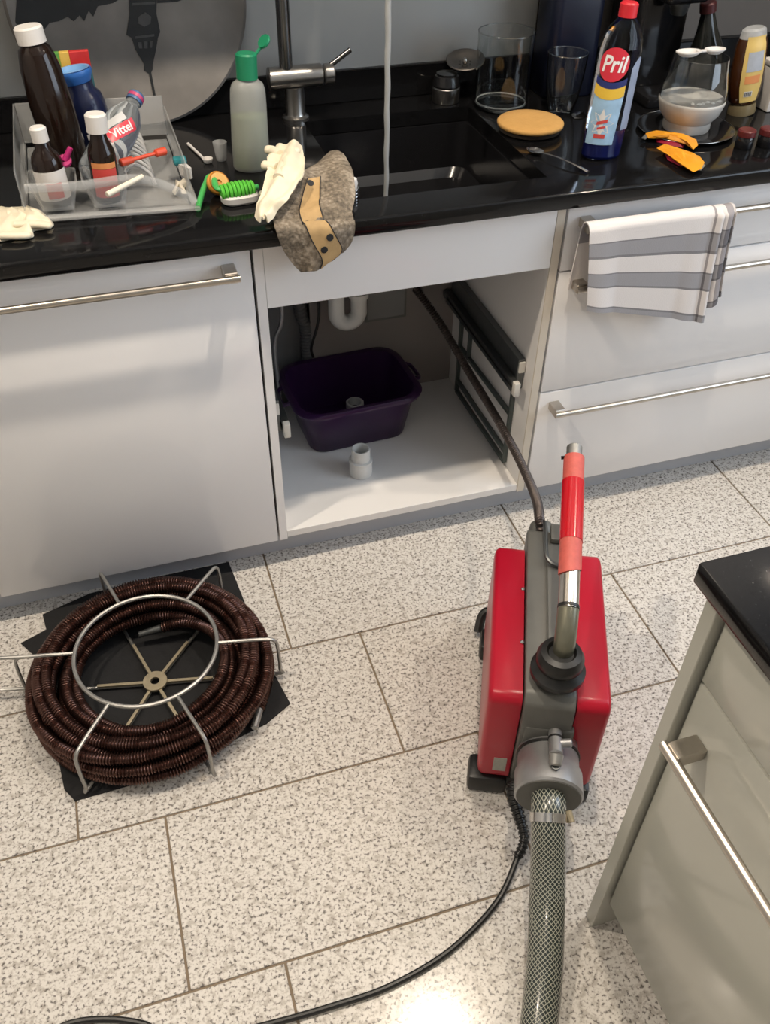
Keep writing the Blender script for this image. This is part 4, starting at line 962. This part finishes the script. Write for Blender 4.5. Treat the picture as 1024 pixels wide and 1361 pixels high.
def cloth(u, v):
    k = v*(len(rows)-1); i = min(int(k), len(rows)-2); f = k-i
    def cr(j): 
        P = [rows[max(0, min(len(rows)-1, i+d))][j] for d in (-1, 0, 1, 2)]
        return .5*((2*P[1])+(P[2]-P[0])*f+(2*P[0]-5*P[1]+4*P[2]-P[3])*f*f+(3*P[1]-P[0]-3*P[2]+P[3])*f**3)
    p = cr(0).lerp(cr(1), u)
    h = .008*math.sin(u*PI)**.6+.005*math.sin(u*7+v*5)+.003*mnoise.noise(p*40)
    if v < .5: p.z += max(0, h)*min(1, v*6)
    else: p.y -= max(0, h+.002)*.9
    if p.y < -.028: p.y = min(p.y, -.0365)
    elif p.z < ZT+.006: p.z = ZT+.006
    return p
furt = thing('cleaning_cloth', 'furry brown cleaning cloth with dotted tan strip hanging over the worktop edge', 'cloth', (rows[4][0].lerp(rows[4][1], .5).x, 0, ZT))
bm = new(); sheet(bm, cloth, 30, 44, .007); obj('fabric', bm, cl, furt, sharp=80)
ap = mat('applique_tan', (.42, .28, .13), .8, var=.35, vs=35, bump=.2, bs=300)
mat('dot_dark', (.012, .013, .016), .6, var=.2, vs=60)
def strip(u, v):      # strip on the cloth: narrow at the top, wider below
    vv = .26+.70*v; uc = .40+.16*v+.16*v*v; w_ = .10+.10*v
    p = cloth(min(.99, max(.01, uc+(u-.5)*2*w_)), vv); e_ = 1e-2
    a_ = cloth(uc+e_, vv)-cloth(uc-e_, vv); c_ = cloth(uc, vv+e_)-cloth(uc, vv-e_); n_ = a_.cross(c_).normalized()
    if n_.y > 0 or n_.z < -.3: n_ = -n_
    return p+n_*.0052
bm = new(); sheet(bm, strip, 10, 24, .0014); stp = obj('tan_strip', bm, ap, furt, sharp=80)
for u_, v_ in ((.30, .04), (.22, .36), (.75, .62), (.28, .74)):
    c_ = strip(u_, v_); ex = (strip(u_+.02, v_)-strip(u_-.02, v_)).normalized(); ey = (strip(u_, v_+.02)-strip(u_, v_-.02)).normalized(); n_ = ex.cross(ey).normalized(); n_ = -n_ if n_.y > 0 else n_
    bm = new(); lathe(bm, [(0, 0), (.0062, 0), (.0062, .0010), (0, .0012)], 16, frame_to(c_+n_*.0006, c_+n_)[0]); obj('dark_dot', bm, 'dot_dark', stp)
for s_ in (0, 1):
    bm = new(); tube(bm, [strip(s_, k/24)+Vector((0, -.0008, .0008)) for k in range(25)], .0009, 6); obj('seam', bm, 'dot_dark', stp)
mat('latex_cream', (.72, .65, .50), .5, var=.10, vs=40, bump=.15, bs=60, sss=.15)
def glove(label, outline, z, h, fingers, seed, grp=None):
    t = thing('rubber_glove', label, 'glove', sum((px(p, 2, z) for p in outline), Vector())/len(outline))
    pp = [px(p, 2, z) for p in outline]
    bm = new(); ps = spline(pp, 4, True); puff(bm, ps, (0, 0, 1), h, 6, .9, seed); obj('palm', bm, 'latex_cream', t, sharp=70)
    for f_ in fingers:
        q = [px((x_, y_), 2, z_) for x_, y_, z_ in f_]
        bm = new(); n_ = 6*(len(q)-1)
        tube(bm, spline(q, 6), lambda i, s: .0085*math.sqrt(max(.05, 1-max(0, (i-n_*.7)/(n_*.32))**2)), 12, flat=.7); obj('finger', bm, 'latex_cream', t, sharp=70)
    return t
# glove draped on the cloth: a crumpled sheet with two fat fingers
gl = thing('rubber_glove', 'crumpled cream latex glove lying on the furry cleaning cloth', 'glove', px((372, 240), 2, ZT+.05))
grow = [((366, 198), (401, 193), .058), ((356, 214), (405, 210), .064), ((356, 230), (404, 234), .062), ((350, 250), (396, 250), .052), ((342, 268), (380, 271), .042), ((339, 284), (368, 282), .030), ((346, 297), (356, 295), .022)]
gp = [(px(a_, 2, ZT+z_), px(b2, 2, ZT+z_)) for a_, b2, z_ in grow]
def gsheet(u, v):
    k = v*(len(gp)-1); i = min(int(k), len(gp)-2); f = k-i; f = f
    p = gp[i][0].lerp(gp[i+1][0], f).lerp(gp[i][1].lerp(gp[i+1][1], f), u)
    p.z += .008*math.sin(u*PI)+.006*mnoise.noise(p*55)+.004*math.sin(u*11+v*6)
    return p
bm = new(); sheet(bm, gsheet, 22, 30, .003); obj('cuff', bm, 'latex_cream', gl, sharp=70)
for q in (((372, 206), (362, 200), (352, 199)), ((368, 222), (356, 220), (348, 219)), ((370, 236), (384, 206), (398, 200))):
    qq = [px(p, 2, ZT+.066) for p in q]
    bm = new(); tube(bm, spline(qq, 7), lambda i, s: .0095*math.sqrt(max(.06, 1-max(0, (i-9)/5.6)**2)), 14, flat=.8); obj('finger', bm, 'latex_cream', gl, sharp=70)
glove('cream latex glove lying flat in front of the dish rack', ((-12, 281), (10, 278), (30, 279), (52, 281), (64, 289), (72, 300), (62, 305), (45, 308), (44, 316), (20, 318), (-12, 320)), ZT+.001, .016, [((10, 284, ZT+.012), (35, 281, ZT+.012), (55, 284, ZT+.010)), ((20, 298, ZT+.012), (50, 298, ZT+.012), (69, 301, ZT+.009)), ((0, 313, ZT+.010), (25, 313, ZT+.010), (42, 312, ZT+.008))], 3)
# tap-hole plug beside the cloth
c = px((466, 262), 2, ZT)
pl = thing('plug_strainer', 'small steel and white plug piece at the right side of the cleaning cloth', 'plug', (c.x+.004, c.y, ZT))
for k in range(3):
    bm = new(); lathe(bm, [(0, 0), (.012, 0), (.0125, .002), (.012, .004), (0, .004)], 20, Matrix.Translation((c.x+.004, c.y, ZT+.0006+k*.0062))); obj('steel_ring', bm, 'chrome', pl)
    if k < 2:
        bm = new(); lathe(bm, [(0, 0), (.009, 0), (.009, .0022), (0, .0022)], 16, Matrix.Translation((c.x+.004, c.y, ZT+.0047+k*.0062))); obj('spacer', bm, 'dark_steel', pl)
bm = new(); lathe(bm, [(0, 0), (.008, 0), (.010, .008), (.008, .016), (.003, .019), (0, .019)], 16, Matrix.Translation((c.x+.004, c.y, ZT+.0172))); obj('knob', bm, 'white_cap', pl)

# ------------------------------------------------------------------ right of the sink
def glass(name, label, c, prof, mt='thin_glass', cat='glass'):
    bm = new(); lathe(bm, prof, 40, Matrix.Translation((c[0], c[1], ZT+.0005))); o = obj(name, bm, mt, sharp=50); tag(o, label, cat); return o
mat('clear_glass', (.90, .92, .92), .02, trans=1, ior=1.42)
mat('glass_thick', (.80, .83, .83), .04, trans=1, ior=1.5)
c = (.645, .440)
gv = thing('glass_vase', 'wide tall clear glass vase beside the sink', 'vase', (c[0], c[1], ZT))
bm = new(); lathe(bm, [(.050, .008), (.0575, .010), (.060, .15), (.0585, .15), (.056, .012), (.050, .010)], 44, Matrix.Translation((c[0], c[1], ZT+.0005)), closed=True); obj('wall', bm, 'clear_glass', gv)
bm = new(); lathe(bm, [(0, 0), (.053, 0), (.0575, .003), (.0572, .0085), (.050, .0095), (0, .0095)], 44, Matrix.Translation((c[0], c[1], ZT+.0005))); obj('thick_base', bm, 'glass_thick', gv)
bm = new(); tube(bm, [Vector((c[0]+.0592*math.cos(a), c[1]+.0592*math.sin(a), ZT+.151)) for a in np.linspace(0, 2*PI, 48, endpoint=False)], .0011, 6, closed=True); obj('rim', bm, 'glass_thick', gv)
bm = new(); tube(bm, [Vector((c[0]+.0535*math.cos(a), c[1]+.0535*math.sin(a), ZT+.012)) for a in np.linspace(0, 2*PI, 48, endpoint=False)], .0016, 6, closed=True); obj('base_ring', bm, 'frost_clear', gv)
c = (.760, .375)
tg = thing('drinking_glass', 'clear tapered drinking glass between the vase and the blue bottle', 'glass', (c[0], c[1], ZT))
bm = new(); lathe(bm, [(0, 0), (.022, 0), (.027, .004), (.034, .03), (.040, .075), (.0425, .118), (.0412, .118), (.0385, .075), (.0325, .032), (.024, .008), (0, .007)], 40, Matrix.Translation((c[0], c[1], ZT+.0005))); obj('bowl', bm, 'clear_glass', tg)
bm = new(); tube(bm, [Vector((c[0]+.0418*math.cos(a), c[1]+.0418*math.sin(a), ZT+.119)) for a in np.linspace(0, 2*PI, 40, endpoint=False)], .0010, 6, closed=True); obj('rim', bm, 'glass_thick', tg)
# steel jar and strainer
sj = thing('steel_jar', 'small steel jar with black lid standing behind the sink', 'jar', (.540, .503, ZT))
bm = new(); lathe(bm, [(0, 0), (.029, 0), (.030, .002), (.030, .030), (.028, .032), (0, .032)], 36, Matrix.Translation((.540, .503, ZT+.0005))); obj('jar_body', bm, 'tap_steel', sj)
bm = new(); lathe(bm, [(0, .0325), (.029, .0325), (.031, .036), (.029, .044), (.026, .054), (.022, .056), (0, .056)], 36, Matrix.Translation((.540, .503, ZT+.0005))); lid = obj('lid', bm, 'sink_black', sj)
bm = new(); lathe(bm, [(0, .0565), (.022, .0565), (.023, .059), (.010, .062), (0, .0622)], 30, Matrix.Translation((.540, .503, ZT+.0005))); obj('lid_plate', bm, 'tap_dark', lid)
st = thing('sink_strainer', 'round steel sink strainer leaning on the upstand behind the steel jar', 'strainer', (.586, .527, ZT+.058))
Ms = Matrix.Translation((.588, .520, .902)) @ Matrix.Rotation(math.radians(14), 4, 'X') @ Matrix.Rotation(math.radians(-8), 4, 'Y')
mat('strainer_steel', (.20, .185, .17), .38, 1, var=.15, vs=80)
bm = new(); lathe(bm, [(0, -.006), (.018, -.006), (.030, -.001), (.041, .003), (.042, .005), (.040, .006), (.029, .002), (.017, -.003), (0, -.003)], 40, Ms); obj('dish', bm, 'strainer_steel', st)
bm = new(); lathe(bm, [(0, -.0025), (.0045, -.0025), (.0055, .004), (.003, .008), (0, .008)], 16, Ms); obj('knob', bm, 'tap_steel', st)
for k in range(8):
    a = k*PI/4; bm = new(); lathe(bm, [(0, -.0028), (.0022, -.0028), (.0022, -.0018), (0, -.0018)], 8, Ms @ Matrix.Translation((.012*math.cos(a), .012*math.sin(a), 0))); obj('hole', bm, 'gap_dark', st)
# round sponge
mat('sponge_tan', (.50, .28, .085), .85, var=.10, vs=60, bump=.5, bs=180); mat('sponge_dark', (.03, .022, .015), .95, var=.3, vs=200, bump=.6, bs=300)
sc_ = px((705, 166), 2, ZT+.012); sc_.z = ZT+.0005
sg = thing('round_sponge', 'flat round tan sponge with dark ragged underside beside the sink', 'sponge', sc_)
bm = new(); N = 96; 
def jag(i): return 1+.010*mnoise.noise(Vector((i*.9, 0, 3)))*(1.5 if 40 < i < 90 else .5)
def sring(r, z, j=0): return [bm.verts.new((r*(jag(i) if j else 1)*math.cos(2*PI*i/N)*1.0, r*(jag(i) if j else 1)*math.sin(2*PI*i/N), z)) for i in range(N)]
rs = [sring(.064, .011, 1), sring(.068, .0125, 1), sring(.069, .018, 1), sring(.066, .021), sring(.04, .0215)]
for a_, b2 in zip(rs, rs[1:]):
    for i in range(N): bm.faces.new((a_[i], a_[(i+1) % N], b2[(i+1) % N], b2[i]))
bm.faces.new(list(reversed(rs[0]))); bm.faces.new(rs[-1]); obj('foam', bm, 'sponge_tan', sg, world=False, sharp=60)
bm = new(); lathe(bm, [(0, 0), (.055, 0), (.063, .003), (.065, .0105), (0, .0108)], 60); obj('dark_layer', bm, 'sponge_dark', sg, world=False)  # dark disc under the tan foam
# teaspoon
a, b_ = px((716, 203), 2, ZT+.005), px((782, 228), 2, ZT+.004)
tsn = thing('teaspoon', 'steel teaspoon lying next to the round tan sponge', 'spoon', (a.x, a.y, ZT))
d_ = (b_-a); d_.z = 0; d_.normalize(); ang = math.atan2(d_.y, d_.x); Msp = Matrix.Translation((a.x, a.y, ZT+.0008)) @ Matrix.Rotation(ang, 4, 'Z')
bm = new(); lathe(bm, [(0, 0), (.006, .0006), (.011, .003), (.0135, .007), (.0128, .0072), (.010, .004), (.005, .0018), (0, .0012)], 28, Msp @ Matrix.Translation((-.008, 0, 0)), sx=1.5); obj('spoon_bowl', bm, 'chrome', tsn, sharp=60)
Lh = (b_-a).length
bm = new(); tube(bm, [Msp @ Vector((.0095+(Lh-.0095)*t_, 0, .007+.004*math.sin(t_*PI)-.004*t_)) for t_ in np.linspace(0, 1, 16)], lambda i, s: .0018+.0022*(i/15)**2, 10, flat=.6); obj('handle', bm, 'chrome', tsn)
# little foil piece
pp = [px(p, 2, ZT+.0008) for p in ((759, 153), (766, 150), (775, 150), (781, 154), (774, 158), (764, 158))]
bm = new(); puff(bm, pp, (0, 0, 1), .006, 3, .8, 4); tag(obj('foil_scrap', bm, 'chrome'), 'tiny silvery scrap beside the drinking glass', 'scrap')

# washing-up liquid bottle
mat('pril_clear', (.74, .78, .86), .04, trans=1, ior=1.25); mat('blue_liquid', (.006, .012, .11), .12, var=.1, vs=20)
mat('cap_red', (.55, .02, .03), .35, var=.05, vs=30); mat('label_blue', (.30, .46, .62), .4, var=.35, vs=45); mat('label_navy', (.02, .03, .14), .4, var=.1); mat('label_yellow', (.72, .46, .05), .4, var=.06, vs=40); mat('rear_label', (.26, .31, .42), .5, var=.25, vs=25)
pbase = Vector((.722, .118, ZT+.0005)); ptop = px((838, 2), 1, .124); L = (ptop-pbase).length
t, M, bd = bottle('washing_up_bottle', 'tall clear washing-up liquid bottle with red cap, Pril label and blue liquid', pbase, ptop, [(0, 0), (.036, 0), (.040, .004), (.042, .06), (.0425, .12), (.0425, L-.085), (.040, L-.060), (.030, L-.038), (.018, L-.026), (.0165, L-.024), (0, L-.024)], (.0165, L-.0235, L, 'cap_red'), 'pril_clear', sy=.66)
bm = new(); lathe(bm, [(0, .002), (.034, .002), (.039, .006), (.0405, .055), (0, .056)], 32, M, 1, .64); obj('liquid', bm, 'blue_liquid', t)
SXp, SYp = 1, .66
def pw(off=.0008, a0=-PI*.66):
    rr_ = .0425
    def f(s, z):
        a_ = a0+s/.036; e_ = rr_+off
        if z < .06: e_ -= (.06-z)*.035
        return M @ Vector((e_*SXp*math.cos(a_), e_*SYp*math.sin(a_), z))
    return f
bm = new(); decal(bm, rect2d(-.032, .022, .030, .128, 14, 10, lambda s, z: (s+.004*((z-.03)/.1), z)), pw()); obj('label_front', bm, 'label_blue', bd)
bm = new(); decal(bm, rect2d(-.030, .026, .128, .142, 14, 3, lambda s, z: (s, z+12*s*s)), pw(.0010)); obj('label_navy_band', bm, 'label_navy', bd)
bm = new(); decal(bm, rect2d(-.030, .025, .112, .131, 14, 3, lambda s, z: (s, z+10*s*s)), pw(.0014)); obj('label_yellow_band', bm, 'label_yellow', bd)
bm = new(); decal(bm, ellipse2d(.026, .029, cx=-.002, cy=.172), pw(.0012)); obj('label_red_oval', bm, 'vittel_red', bd)
tv, tf = text2d('Pril', .036, .0007, .18); bm = new(); decal(bm, ([(x*.84-.002, y*1.1+.172) for x, y in tv], tf), pw(.0019)); obj('label_letters', bm, 'print_white', bd, label='white letters reading Pril')
def star(n=8, r0=.012, r1=.021, cx=-.004, cy=.070):
    vs = [(cx, cy)]+[(cx+(r1 if i % 2 == 0 else r0)*math.cos(PI*i/n+PI/2), cy+1.25*(r1 if i % 2 == 0 else r0)*math.sin(PI*i/n+PI/2)) for i in range(2*n)]
    return vs, [(0, 1+i, 1+(i+1) % (2*n)) for i in range(2*n)]
bm = new(); decal(bm, star(), pw(.0013)); obj('label_star', bm, 'label_white', bd)
bm = new(); decal(bm, rect2d(-.012, .006, .070, .076, 6, 1, lambda s, z: (s, z+.3*s)), pw(.0018)); decal(bm, rect2d(-.010, .004, .061, .065, 6, 1, lambda s, z: (s, z+.3*s)), pw(.0018)); decal(bm, rect2d(-.014, .006, .042, .050, 6, 1), pw(.0014)); obj('label_marks', bm, 'label_red', bd)
bm = new(); decal(bm, rect2d(.032, .066, .056, .165, 12, 8, lambda s, z: (s, z+(.018*(1-((s-.049)/.017)**2) if z > .15 else 0))), pw(.0008)); obj('label_rear', bm, 'rear_label', bd)

# glass bowl with milky water, on a dark plate, with a white double spoon
bc = Vector((.962, .198, ZT))
mat('black_gloss', (.010, .010, .011), .10, var=.2, vs=40); mat('milky_water', (.50, .485, .455), .18, var=.05, vs=30)
pd = thing('black_plate', 'flat black plate under the glass bowl of milky water', 'plate', bc)
bm = new(); lathe(bm, [(0, .0005), (.060, .0005), (.098, .006), (.100, .008), (.097, .009), (.060, .005), (0, .005)], 56, Matrix.Translation(bc)); obj('plate_disc', bm, 'black_gloss', pd)
bm = new(); tube(bm, [bc+Vector((.0992*math.cos(a), .0992*math.sin(a), .0085)) for a in np.linspace(0, 2*PI, 64, endpoint=False)], .0007, 6, closed=True); obj('plate_rim', bm, 'tap_steel', pd)
gbw = thing('glass_jug', 'round bulbous glass jug holding cloudy white water on a black plate', 'jug', bc+Vector((0, 0, .0056)))
MB_ = Matrix.Translation(bc+Vector((0, 0, .0056)))
bm = new(); lathe(bm, [(0, 0), (.046, 0), (.048, .006), (.047, .018), (.060, .034), (.0665, .055), (.065, .080), (.058, .110), (.054, .138), (.0525, .138), (.0565, .110), (.0635, .080), (.065, .055), (.0585, .036), (.045, .020), (0, .018)], 44, MB_); obj('jug_body', bm, 'clear_glass', gbw)
bm = new(); lathe(bm, [(0, -.0002), (.0466, -.0002), (.0486, .006), (.0477, .018), (.0606, .034), (.0671, .055), (.0669, .060), (.0660, .0612), (0, .0612)], 44, MB_); obj('cloudy_water', bm, 'milky_water', gbw)
mat('foam_white', (.75, .74, .72), .4, var=.05, vs=80)
for k in range(7):
    q = bc+Vector((-.025+.011*k+.004*math.sin(k*3), -.044+.004*math.cos(k*2.2), .0670)); bm = new(); lathe(bm, [(0, 0), (.0035, 0), (.004, .001), (.0025, .0026), (0, .003)], 10, Matrix.Translation(q), sx=1+.5*(k % 2)); obj('foam_bubble', bm, 'foam_white', gbw)
dsn = thing('measuring_spoon', 'white double-ended measuring spoon lying across the glass jug', 'spoon', bc+Vector((0, 0, .144)))
for s_, rr_ in ((-1, .024), (1, .020)):
    bm = new(); lathe(bm, [(0, .0003), (rr_*.6, .001), (rr_, .008), (rr_, .010), (rr_*.88, .010), (rr_*.5, .0035), (0, .003)], 28, Matrix.Translation(bc+Vector((s_*.030, .004, .1445))), sx=1.15, sy=.72); obj('spoon_cup', bm, 'white_cap', dsn)
bm = new(); box(bm, bc+Vector((-.012, .000, .150)), bc+Vector((.014, .008, .154)), .001, 1); obj('bridge', bm, 'white_cap', dsn)
# two chocolate wrappers
mat('wrap_orange', (.72, .30, .02), .35, var=.10, vs=60, bump=.3, bs=90); mat('wrap_red', (.26, .01, .03), .35, var=.2, vs=60); mat('wrap_silver', (.55, .55, .53), .3, .8)
def wrapper(label, cen, out, red, tipp):
    t = thing('snack_wrapper', label, 'wrapper', (cen.x, cen.y, ZT+.0004))
    bm = new(); puff(bm, [px(p, 2, ZT+.0015) for p in red], (0, 0, 1), .008, 4, .8, 1); obj('red_side', bm, 'wrap_red', t)
    bm = new(); puff(bm, [px(p, 2, ZT+.010) for p in out], (0, 0, 1), .006, 5, 1.6, 2); obj('orange_side', bm, 'wrap_orange', t, sharp=18)
    bm = new(); puff(bm, [px(p, 2, ZT+.008) for p in tipp], (0, 0, 1), .003, 2); obj('crimped_end', bm, 'wrap_silver', t)
wrapper('long orange and red snack wrapper next to the glass jug', px((892, 185), 2, ZT), ((858, 178), (866, 175), (895, 177), (915, 181), (926, 186), (928, 194), (922, 199), (912, 192), (885, 184), (862, 184)), ((872, 184), (890, 182), (912, 190), (908, 197), (890, 194), (873, 189)), ((853, 184), (858, 179), (862, 182), (858, 186)))
wrapper('short orange and red snack wrapper near the worktop edge', px((905, 210), 2, ZT), ((873, 197), (884, 192), (905, 199), (930, 208), (937, 217), (932, 225), (922, 229), (905, 219), (888, 206)), ((882, 202), (895, 203), (912, 216), (906, 222), (888, 213)), ((931, 216), (938, 220), (932, 227), (925, 226)))
# honey bottle (stands on its cap), white carton
mat('honey_dark', (.045, .014, .004), .10, var=.2, vs=20); mat('honey_label', (.62, .44, .14), .45, var=.12, vs=40); mat('label_print_grey', (.36, .38, .42), .5, var=.15, vs=90); mat('amber_cap', (.22, .17, .09), .25, alpha=.8, var=.1)
hbse = px((985, 150), 2, ZT); hbse.z += .0005; htop = px((1004, 36), 1, hbse.y+.004); L = (htop-hbse).length
t, M, bd = bottle('squeeze_bottle', 'upside-down dark honey squeeze bottle with long yellow label', hbse, htop, [(0, .022), (.026, .022), (.034, .030), (.037, .06), (.0375, L*.55), (.034, L*.82), (.029, L-.018), (0, L-.018)], None, 'honey_dark', sy=.72)
bm = new(); lathe(bm, [(0, 0), (.031, 0), (.032, .003), (.030, .0215), (0, .0215)], 32, M, 1, .8); obj('cap', bm, 'amber_cap', t)
bm = new(); lathe(bm, [(0, L-.0175), (.029, L-.0175), (.026, L-.004), (.020, L), (0, L)], 32, M, 1, .72); obj('clear_end', bm, 'frost_clear', t)
def hw_(off=.0006, a0=-PI*.56):
    def f(s, z):
        zz = min(max(z, .03), L-.02); pr_ = [(.022, .026), (.030, .034), (.06, .037), (L*.55, .0375), (L*.82, .034), (L-.018, .029)]
        r_ = .03
        for (z0_, r0_), (z1_, r1_) in zip(pr_, pr_[1:]):
            if z0_ <= zz <= z1_: r_ = r0_+(r1_-r0_)*(zz-z0_)/(z1_-z0_)
        a_ = a0+s/.032; return M @ Vector(((r_+off)*math.cos(a_), (r_+off)*.72*math.sin(a_), z))
    return f
bm = new(); decal(bm, rect2d(-.020, .026, .030, L-.012, 12, 16, lambda s, z: (s*(.80+.20*min(1, (z-.03)/.03)), z)), hw_()); obj('bottle_label', bm, 'honey_label', bd)
bm = new(); decal(bm, rect2d(-.012, .020, .092, .130, 10, 6), hw_(.0012)); obj('label_text_block', bm, 'label_print_grey', bd)
bm = new(); decal(bm, rect2d(-.012, .018, .068, .084, 10, 3), hw_(.0012)); obj('label_orange_block', bm, 'label_orange', bd)
bm = new(); decal(bm, rect2d(-.010, .006, .042, .053, 6, 3), hw_(.0012)); lbw = obj('barcode_field', bm, 'label_white', bd)
bm = new()
for k in range(6): decal(bm, rect2d(-.008+k*.0022, -.0068+k*.0022, .043, .052, 1, 3), hw_(.0017))
obj('barcode_lines', bm, 'dot_dark', bd)
q = px((1019, 150), 2, ZT)
wc = thing('white_box', 'white box at the side of the honey squeeze bottle', 'box', (q.x+.045, q.y+.03, ZT))
bm = new(); box(bm, (q.x, q.y, ZT+.0005), (q.x+.09, q.y+.06, ZT+.085), .003, 2); obj('box_body', bm, 'label_white', wc)
bm = new(); box(bm, (q.x-.001, q.y-.001, ZT+.0855), (q.x+.091, q.y+.061, ZT+.097), .003, 2); obj('box_lid', bm, 'label_white', wc)
# two small dark jars with oxblood lids
mat('oxblood', (.10, .015, .015), .35, var=.15, vs=40)
for xy, lab in (((988, 196), 'small dark jar with oxblood lid, beside the white-water jug'), ((1017, 194), 'small dark jar with oxblood lid, beside the white box')):
    q = px(xy, 2, ZT)
    jt_ = thing('spice_jar', lab, 'jar', (q.x, q.y, ZT), group='dark jars with oxblood lids')
    bm = new(); lathe(bm, [(0, .0005), (.0165, .0005), (.0175, .002), (.0175, .020), (.016, .023), (0, .023)], 28, Matrix.Translation((q.x, q.y, ZT))); obj('jar_body', bm, 'black_gloss', jt_)
    bm = new(); lathe(bm, [(0, .0235), (.0178, .0235), (.0182, .026), (.0178, .034), (.015, .036), (0, .036)], 28, Matrix.Translation((q.x, q.y, ZT))); obj('lid', bm, 'oxblood', jt_)
# dark bottle, black coffee maker, navy canister against the wall
mat('dark_bottle', (.008, .009, .008), .10, var=.2, vs=20); mat('wine_foil', (.055, .012, .014), .35, .3, var=.2, vs=40)
q = Vector((1.118, .372, ZT+.0005)); tp = px((942, 2), 1, .377); L = (tp-q).length
bottle('dark_bottle', 'dark glass bottle with maroon foil neck behind the glass jug', q, Vector((tp.x, tp.y, tp.z)), [(0, 0), (.036, 0), (.039, .004), (.039, L*.42), (.036, L*.52), (.022, L*.72), (.0150, L*.88), (.0145, L-.020), (0, L-.020)], (.0175, L-.0195, L, 'wine_foil'), 'dark_bottle')
cx0, cx1 = .945, 1.065
cm = thing('coffee_maker', 'black glossy coffee maker against the wall behind the washing-up bottle', 'coffee maker', ((cx0+cx1)/2, .47, ZT))
bm = new(); box(bm, (cx0, .42, ZT+.0005), (cx1, .552, ZT+.34), .012, 3); obj('housing', bm, 'black_gloss', cm)
bm = new(); box(bm, (cx0+.01, .34, ZT+.20), (cx1-.01, .4195, ZT+.33), .012, 3); obj('brew_head', bm, 'black_gloss', cm)
bm = new(); cyl(bm, ((cx0+cx1)/2, .375, ZT+.175), ((cx0+cx1)/2, .375, ZT+.1995), .016, .022, 20, .002); obj('spout', bm, 'dark_steel', cm)
bm = new(); box(bm, (cx0+.005, .335, ZT+.0005), (cx1-.005, .4195, ZT+.022), .004, 2); obj('drip_tray', bm, 'black_gloss', cm)
mat('navy_gloss', (.006, .008, .020), .30, var=.2, vs=15)
nv = thing('tall_canister', 'tall dark navy canister standing against the wall behind the drinking glass', 'canister', (.818, .497, ZT))
bm = new(); vs = loft(bm, [(rrect(.760, .876, .452, .545, .02, 5), ZT+.0005), (rrect(.757, .879, .449, .548, .022, 5), ZT+.005), (rrect(.757, .879, .449, .548, .022, 5), ZT+.36), (rrect(.761, .875, .453, .544, .02, 5), ZT+.365)]); obj('can_body', bm, 'navy_gloss', nv, sharp=50)
bm = new(); loft(bm, [(rrect(.756, .880, .448, .549, .022, 5), ZT+.3655), (rrect(.756, .880, .448, .549, .022, 5), ZT+.395), (rrect(.764, .872, .456, .541, .02, 5), ZT+.402)]); obj('lid', bm, 'navy_gloss', nv)
